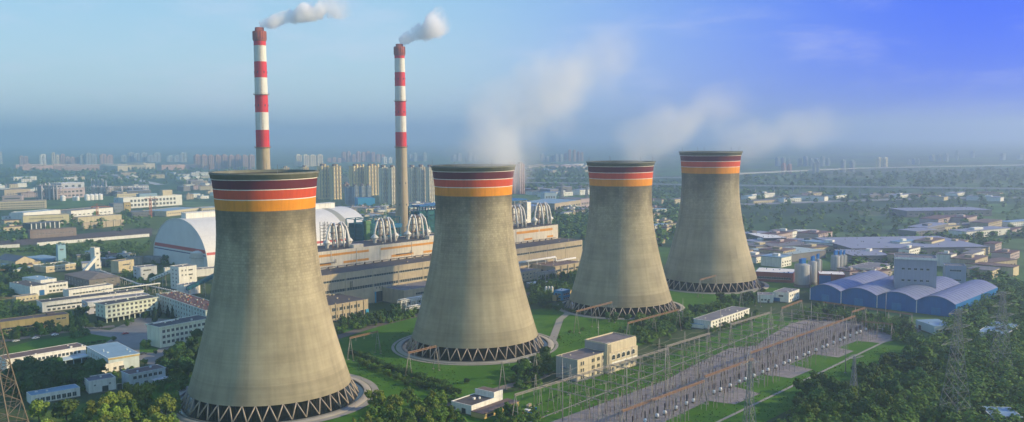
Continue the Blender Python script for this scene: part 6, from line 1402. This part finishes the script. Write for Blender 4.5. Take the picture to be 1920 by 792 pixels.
for P, n, h0, h1, sd_ in (([(20,760),(200,728),(190,700),(20,716)], 130, 2, 5, 31), ([(290,735),(300,690),(330,655),(398,640),(398,670),(340,735)], 130, 2, 5, 32), ([(60,820),(160,780),(330,748),(340,820)], 150, 2, 4, 33), ([(640,830),(700,765),(790,742),(870,750),(880,830)], 190, 1.5, 4, 34),
        ([(925,800),(935,775),(1010,772),(1010,800)], 40, 1.5, 3, 35), ([(945,715),(1000,690),(1042,668),(1042,700),(1000,735)], 70, 1.5, 3.5, 36), ([(990,575),(1070,560),(1085,515),(1000,530)], 170, 3, 7, 37), ([(1195,645),(1300,615),(1290,590),(1195,600)], 170, 3, 6, 38),
        ([(1285,600),(1400,570),(1395,555),(1285,585)], 70, 2, 4, 39), ([(1325,628),(1425,598),(1425,588),(1335,614)], 70, 1.2, 2.6, 40), ([(630,628),(700,614),(800,590),(800,572),(640,600)], 170, 1.5, 4, 41), ([(0,560),(60,540),(60,500),(0,505)], 90, 3, 6, 42), ([(70,510),(240,500),(285,465),(120,462),(70,475)], 230, 4, 9, 43),
        ([(130,640),(165,630),(165,600),(130,600)], 40, 2, 5, 44), ([(250,560),(300,545),(300,515),(220,510)], 90, 2, 5, 45), ([(1430,830),(1530,748),(1640,712),(1730,655),(1800,680),(1700,830)], 420, 4, 9, 46), ([(1490,600),(1540,582),(1700,610),(1730,650),(1690,645),(1600,604)], 170, 3, 8, 47), ([(15,640),(130,622),(128,615),(15,630)], 50, 1.5, 4, 48),
        ([(160,672),(300,704),(310,730),(240,735),(200,700)], 60, 1.2, 3, 49), ([(1385,578),(1440,566),(1440,548),(1395,552)], 60, 2, 4, 50), ([(0,615),(0,560),(75,575),(75,590)], 50, 2, 4, 51), ([(285,500),(345,497),(345,485),(285,484)], 30, 2, 5, 52)):
    for x, y in scatter(P, n, 500+sd_): h_ = rn.uniform(h0, h1); tuft(x, y, h_, int(40+14*h_), .26/h_, .52/h_)
tag(ug.build('undergrowth', LEAF[1]), 'scrubby undergrowth between the trees of the plant', 'undergrowth', kind='stuff')
# grass tufts on the near lawns
gt = MB(); rn = random.Random(9)
for P, n in (([(640,700),(700,650),(800,600),(870,720),(760,740)], 900), ([(1000,640),(1180,600),(1200,640),(1060,655)], 400), ([(1000,790),(1180,720),(1300,660),(1420,620),(1100,700)], 700), ([(60,790),(215,745),(330,735),(300,800)], 400), ([(1250,800),(1660,650),(1690,650),(1420,800)], 500)):
    for x, y in scatter(P, n, n):
        for _ in range(3):
            a = rn.uniform(0, 6.28); r = rn.uniform(.15, .5); c_, s_ = math.cos(a)*r, math.sin(a)*r; h = rn.uniform(.15, .5); gt.tri((x-c_, y-s_, .15), (x+c_, y+s_, .15), (x+rn.uniform(-.2, .2), y+rn.uniform(-.2, .2), .15+h))
tag(gt.build('grass_tufts', mat('tuft_green', (.05,.115,.018), .9, .4, .1, spec=.1)), 'uneven tufts of taller grass over the lawns', 'grass', kind='stuff')
# little construction clutter by the relay house and hall
rn = random.Random(31)
for k in range(26):
    P_ = [(955,770),(1000,760),(1010,778),(960,790)] if k < 14 else [(605,612),(640,604),(645,592),(605,598)]
    (x, y), = scatter(P_, 1, 900+k); b = MB(); l, d, h = rn.uniform(1, 3), rn.uniform(.8, 2), rn.uniform(.6, 1.8); b.box(-l/2, -d/2, .15, l/2, d/2, h); b.box(-l/2-.05, -d/2-.05, h, l/2+.05, d/2+.05, h+.1)
    for q in (-.4, .4): b.box(l*q-.1, -d/2-.06, .0, l*q+.1, d/2+.06, .15)
    tag(b.build('crate', rn.choice([WHITE, BEIGE, RUST, BLUEP, ROOFG]), loc=(x, y, .2), rotz=rn.uniform(0, 3)), 'crate in the storage yard by the relay house' if k < 14 else 'crate beside the annexe left of the turbine hall', 'crate', 'crates by the relay house' if k < 14 else 'crates by the annexe')
# ================================================================== AIR AND STEAM
hz = MB(); hz.box(-16200, -13200, -1, 16200, 19200, 300); hm = bpy.data.materials.new('haze_air'); hm.use_nodes = True; nt = hm.node_tree; nt.nodes.clear()
ho = nt.nodes.new('ShaderNodeOutputMaterial'); hv = nt.nodes.new('ShaderNodeVolumePrincipled'); hv.inputs['Color'].default_value = (.74,.91,1.0,1); hv.inputs['Density'].default_value = .00023; hv.inputs['Anisotropy'].default_value = .62
nt.links.new(hv.outputs[0], ho.inputs['Volume']); o = hz.build('haze', hm); o['kind'] = 'stuff'; o['label'] = 'thin pale haze over the whole plain'; o['category'] = 'haze'
def plume(name, label, start, end, r0, r1, dens, nscale, edge, seed, bend=0.0, fade0=.02, fade1=.55, step=.5, amp=3.2, off=.85):
    A_, B2 = Vector(start), Vector(end); d = B2-A_; L = d.length; pts = 12; b = MB(); k_ = (r1-r0)/L
    # closed cone-like domain along local x, a little wider than the steam itself
    prof_ = [(0, -r0*.2)] ; b.tube([(L*q/10-(r0*.05 if q == 0 else 0), 0, bend*(q/10)**2) for q in range(11)], [(r0+k_*L*q/10)*1.35 for q in range(11)], 20)
    for i in range(len(b.smooth)): b.smooth[i] = False
    m = bpy.data.materials.new('steam_'+name+str(seed)); m.use_nodes = True; nt = m.node_tree; nt.nodes.clear(); N_ = nt.nodes.new; Lk = nt.links.new
    out = N_('ShaderNodeOutputMaterial'); v = N_('ShaderNodeVolumePrincipled'); v.inputs['Color'].default_value = (1,1,1,1); v.inputs['Anisotropy'].default_value = 0
    t = N_('ShaderNodeTexCoord'); s = N_('ShaderNodeSeparateXYZ'); Lk(t.outputs['Object'], s.inputs[0])
    def M_(op, a, b_=None, c=None):
        q = N_('ShaderNodeMath'); q.operation = op
        for i, x in enumerate((a, b_, c)):
            if x is None: continue
            if isinstance(x, (int, float)): q.inputs[i].default_value = x
            else: Lk(x, q.inputs[i])
        return q.outputs[0]
    f = M_('DIVIDE', s.outputs[0], L); zc = M_('MULTIPLY', M_('MULTIPLY', f, f), bend); zz = M_('SUBTRACT', s.outputs[2], zc)
    r = M_('SQRT', M_('ADD', M_('MULTIPLY', s.outputs[1], s.outputs[1]), M_('MULTIPLY', zz, zz))); R_ = M_('MULTIPLY_ADD', s.outputs[0], k_, r0); rr = M_('DIVIDE', r, R_)
    n = N_('ShaderNodeTexNoise'); n.inputs['Scale'].default_value = nscale; n.inputs['Detail'].default_value = 5; n.inputs['Roughness'].default_value = .55
    mp_ = N_('ShaderNodeMapping'); mp_.inputs['Location'].default_value = (seed*13.7, seed*3.1, 0); Lk(t.outputs['Object'], mp_.inputs[0]); Lk(mp_.outputs[0], n.inputs['Vector'])
    base = M_('SUBTRACT', M_('MULTIPLY_ADD', M_('SUBTRACT', n.outputs['Fac'], .5), amp, off), rr)
    mr_ = N_('ShaderNodeMapRange'); mr_.interpolation_type = 'SMOOTHSTEP'; mr_.inputs['From Min'].default_value = 0; mr_.inputs['From Max'].default_value = edge; Lk(base, mr_.inputs['Value'])
    fo = N_('ShaderNodeMapRange'); fo.interpolation_type = 'SMOOTHSTEP'; fo.inputs['From Min'].default_value = fade1; fo.inputs['From Max'].default_value = 1.0; fo.inputs['To Min'].default_value = 1; fo.inputs['To Max'].default_value = 0; Lk(f, fo.inputs['Value'])
    fi = N_('ShaderNodeMapRange'); fi.interpolation_type = 'SMOOTHSTEP'; fi.inputs['From Min'].default_value = 0; fi.inputs['From Max'].default_value = fade0; Lk(f, fi.inputs['Value'])
    lim = N_('ShaderNodeMapRange'); lim.inputs['From Min'].default_value = 1.0; lim.inputs['From Max'].default_value = 1.32; lim.inputs['To Min'].default_value = 1; lim.inputs['To Max'].default_value = 0; Lk(rr, lim.inputs['Value'])
    de = M_('MULTIPLY', M_('MULTIPLY', M_('MULTIPLY', mr_.outputs[0], fo.outputs[0]), M_('MULTIPLY', fi.outputs[0], lim.outputs[0])), dens)
    Lk(de, v.inputs['Density']); Lk(v.outputs[0], out.inputs['Volume']); m.cycles.volume_step_rate = step
    bm = bmesh.new(); bm2 = None; me = b.mesh('steam_plume', m); bm.from_mesh(me); bmesh.ops.remove_doubles(bm, verts=bm.verts, dist=1e-4); bmesh.ops.recalc_face_normals(bm, faces=bm.faces); bm.to_mesh(me); bm.free()
    o = put('steam_plume', me, None, A_); o.rotation_mode = 'QUATERNION'; o.rotation_quaternion = d.to_track_quat('X', 'Z'); o['kind'] = 'stuff'; o['label'] = label; o['category'] = 'steam'
def far_pt(px, py, D):   # the point at depth D on the bearing of a pixel
    z = 132 + (262-.0074*px-py)/F_PX*D; return ((px-960)/F_PX*D, D, z)
plume('chimney', 'white puffy smoke drifting right from the nearer chimney', (-224, 826, 231), far_pt(672, 16, 850), 4.5, 15, .26, .060, .35, 1, 7, .01, .45, .5)
plume('chimney', 'short dense white puff leaving the farther chimney', (-117.5, 976, 231), far_pt(852, 52, 990), 4.6, 19, .24, .05, .35, 2, 9, .01, .5, .5)
plume('tower', 'tall faint steam rising from the second cooling tower', (-24, 572, 110), far_pt(1165, 5, 660), 33, 27, .032, .026, 1.1, 3, -34, .02, .6, 1.0, 3.2, .95)
plume('tower', 'faint steam leaning right over the third cooling tower', (86, 697, 112), far_pt(1390, 140, 760), 24, 22, .028, .032, 1.0, 4, -14, .03, .5, 1.0, 2.6, 1.0)
plume('tower', 'thin steam drifting right over the farthest cooling tower', (176, 800, 113), far_pt(1600, 190, 880), 24, 28, .015, .030, 1.0, 5, -10, .03, .45, 1.0, 2.6, 1.0)
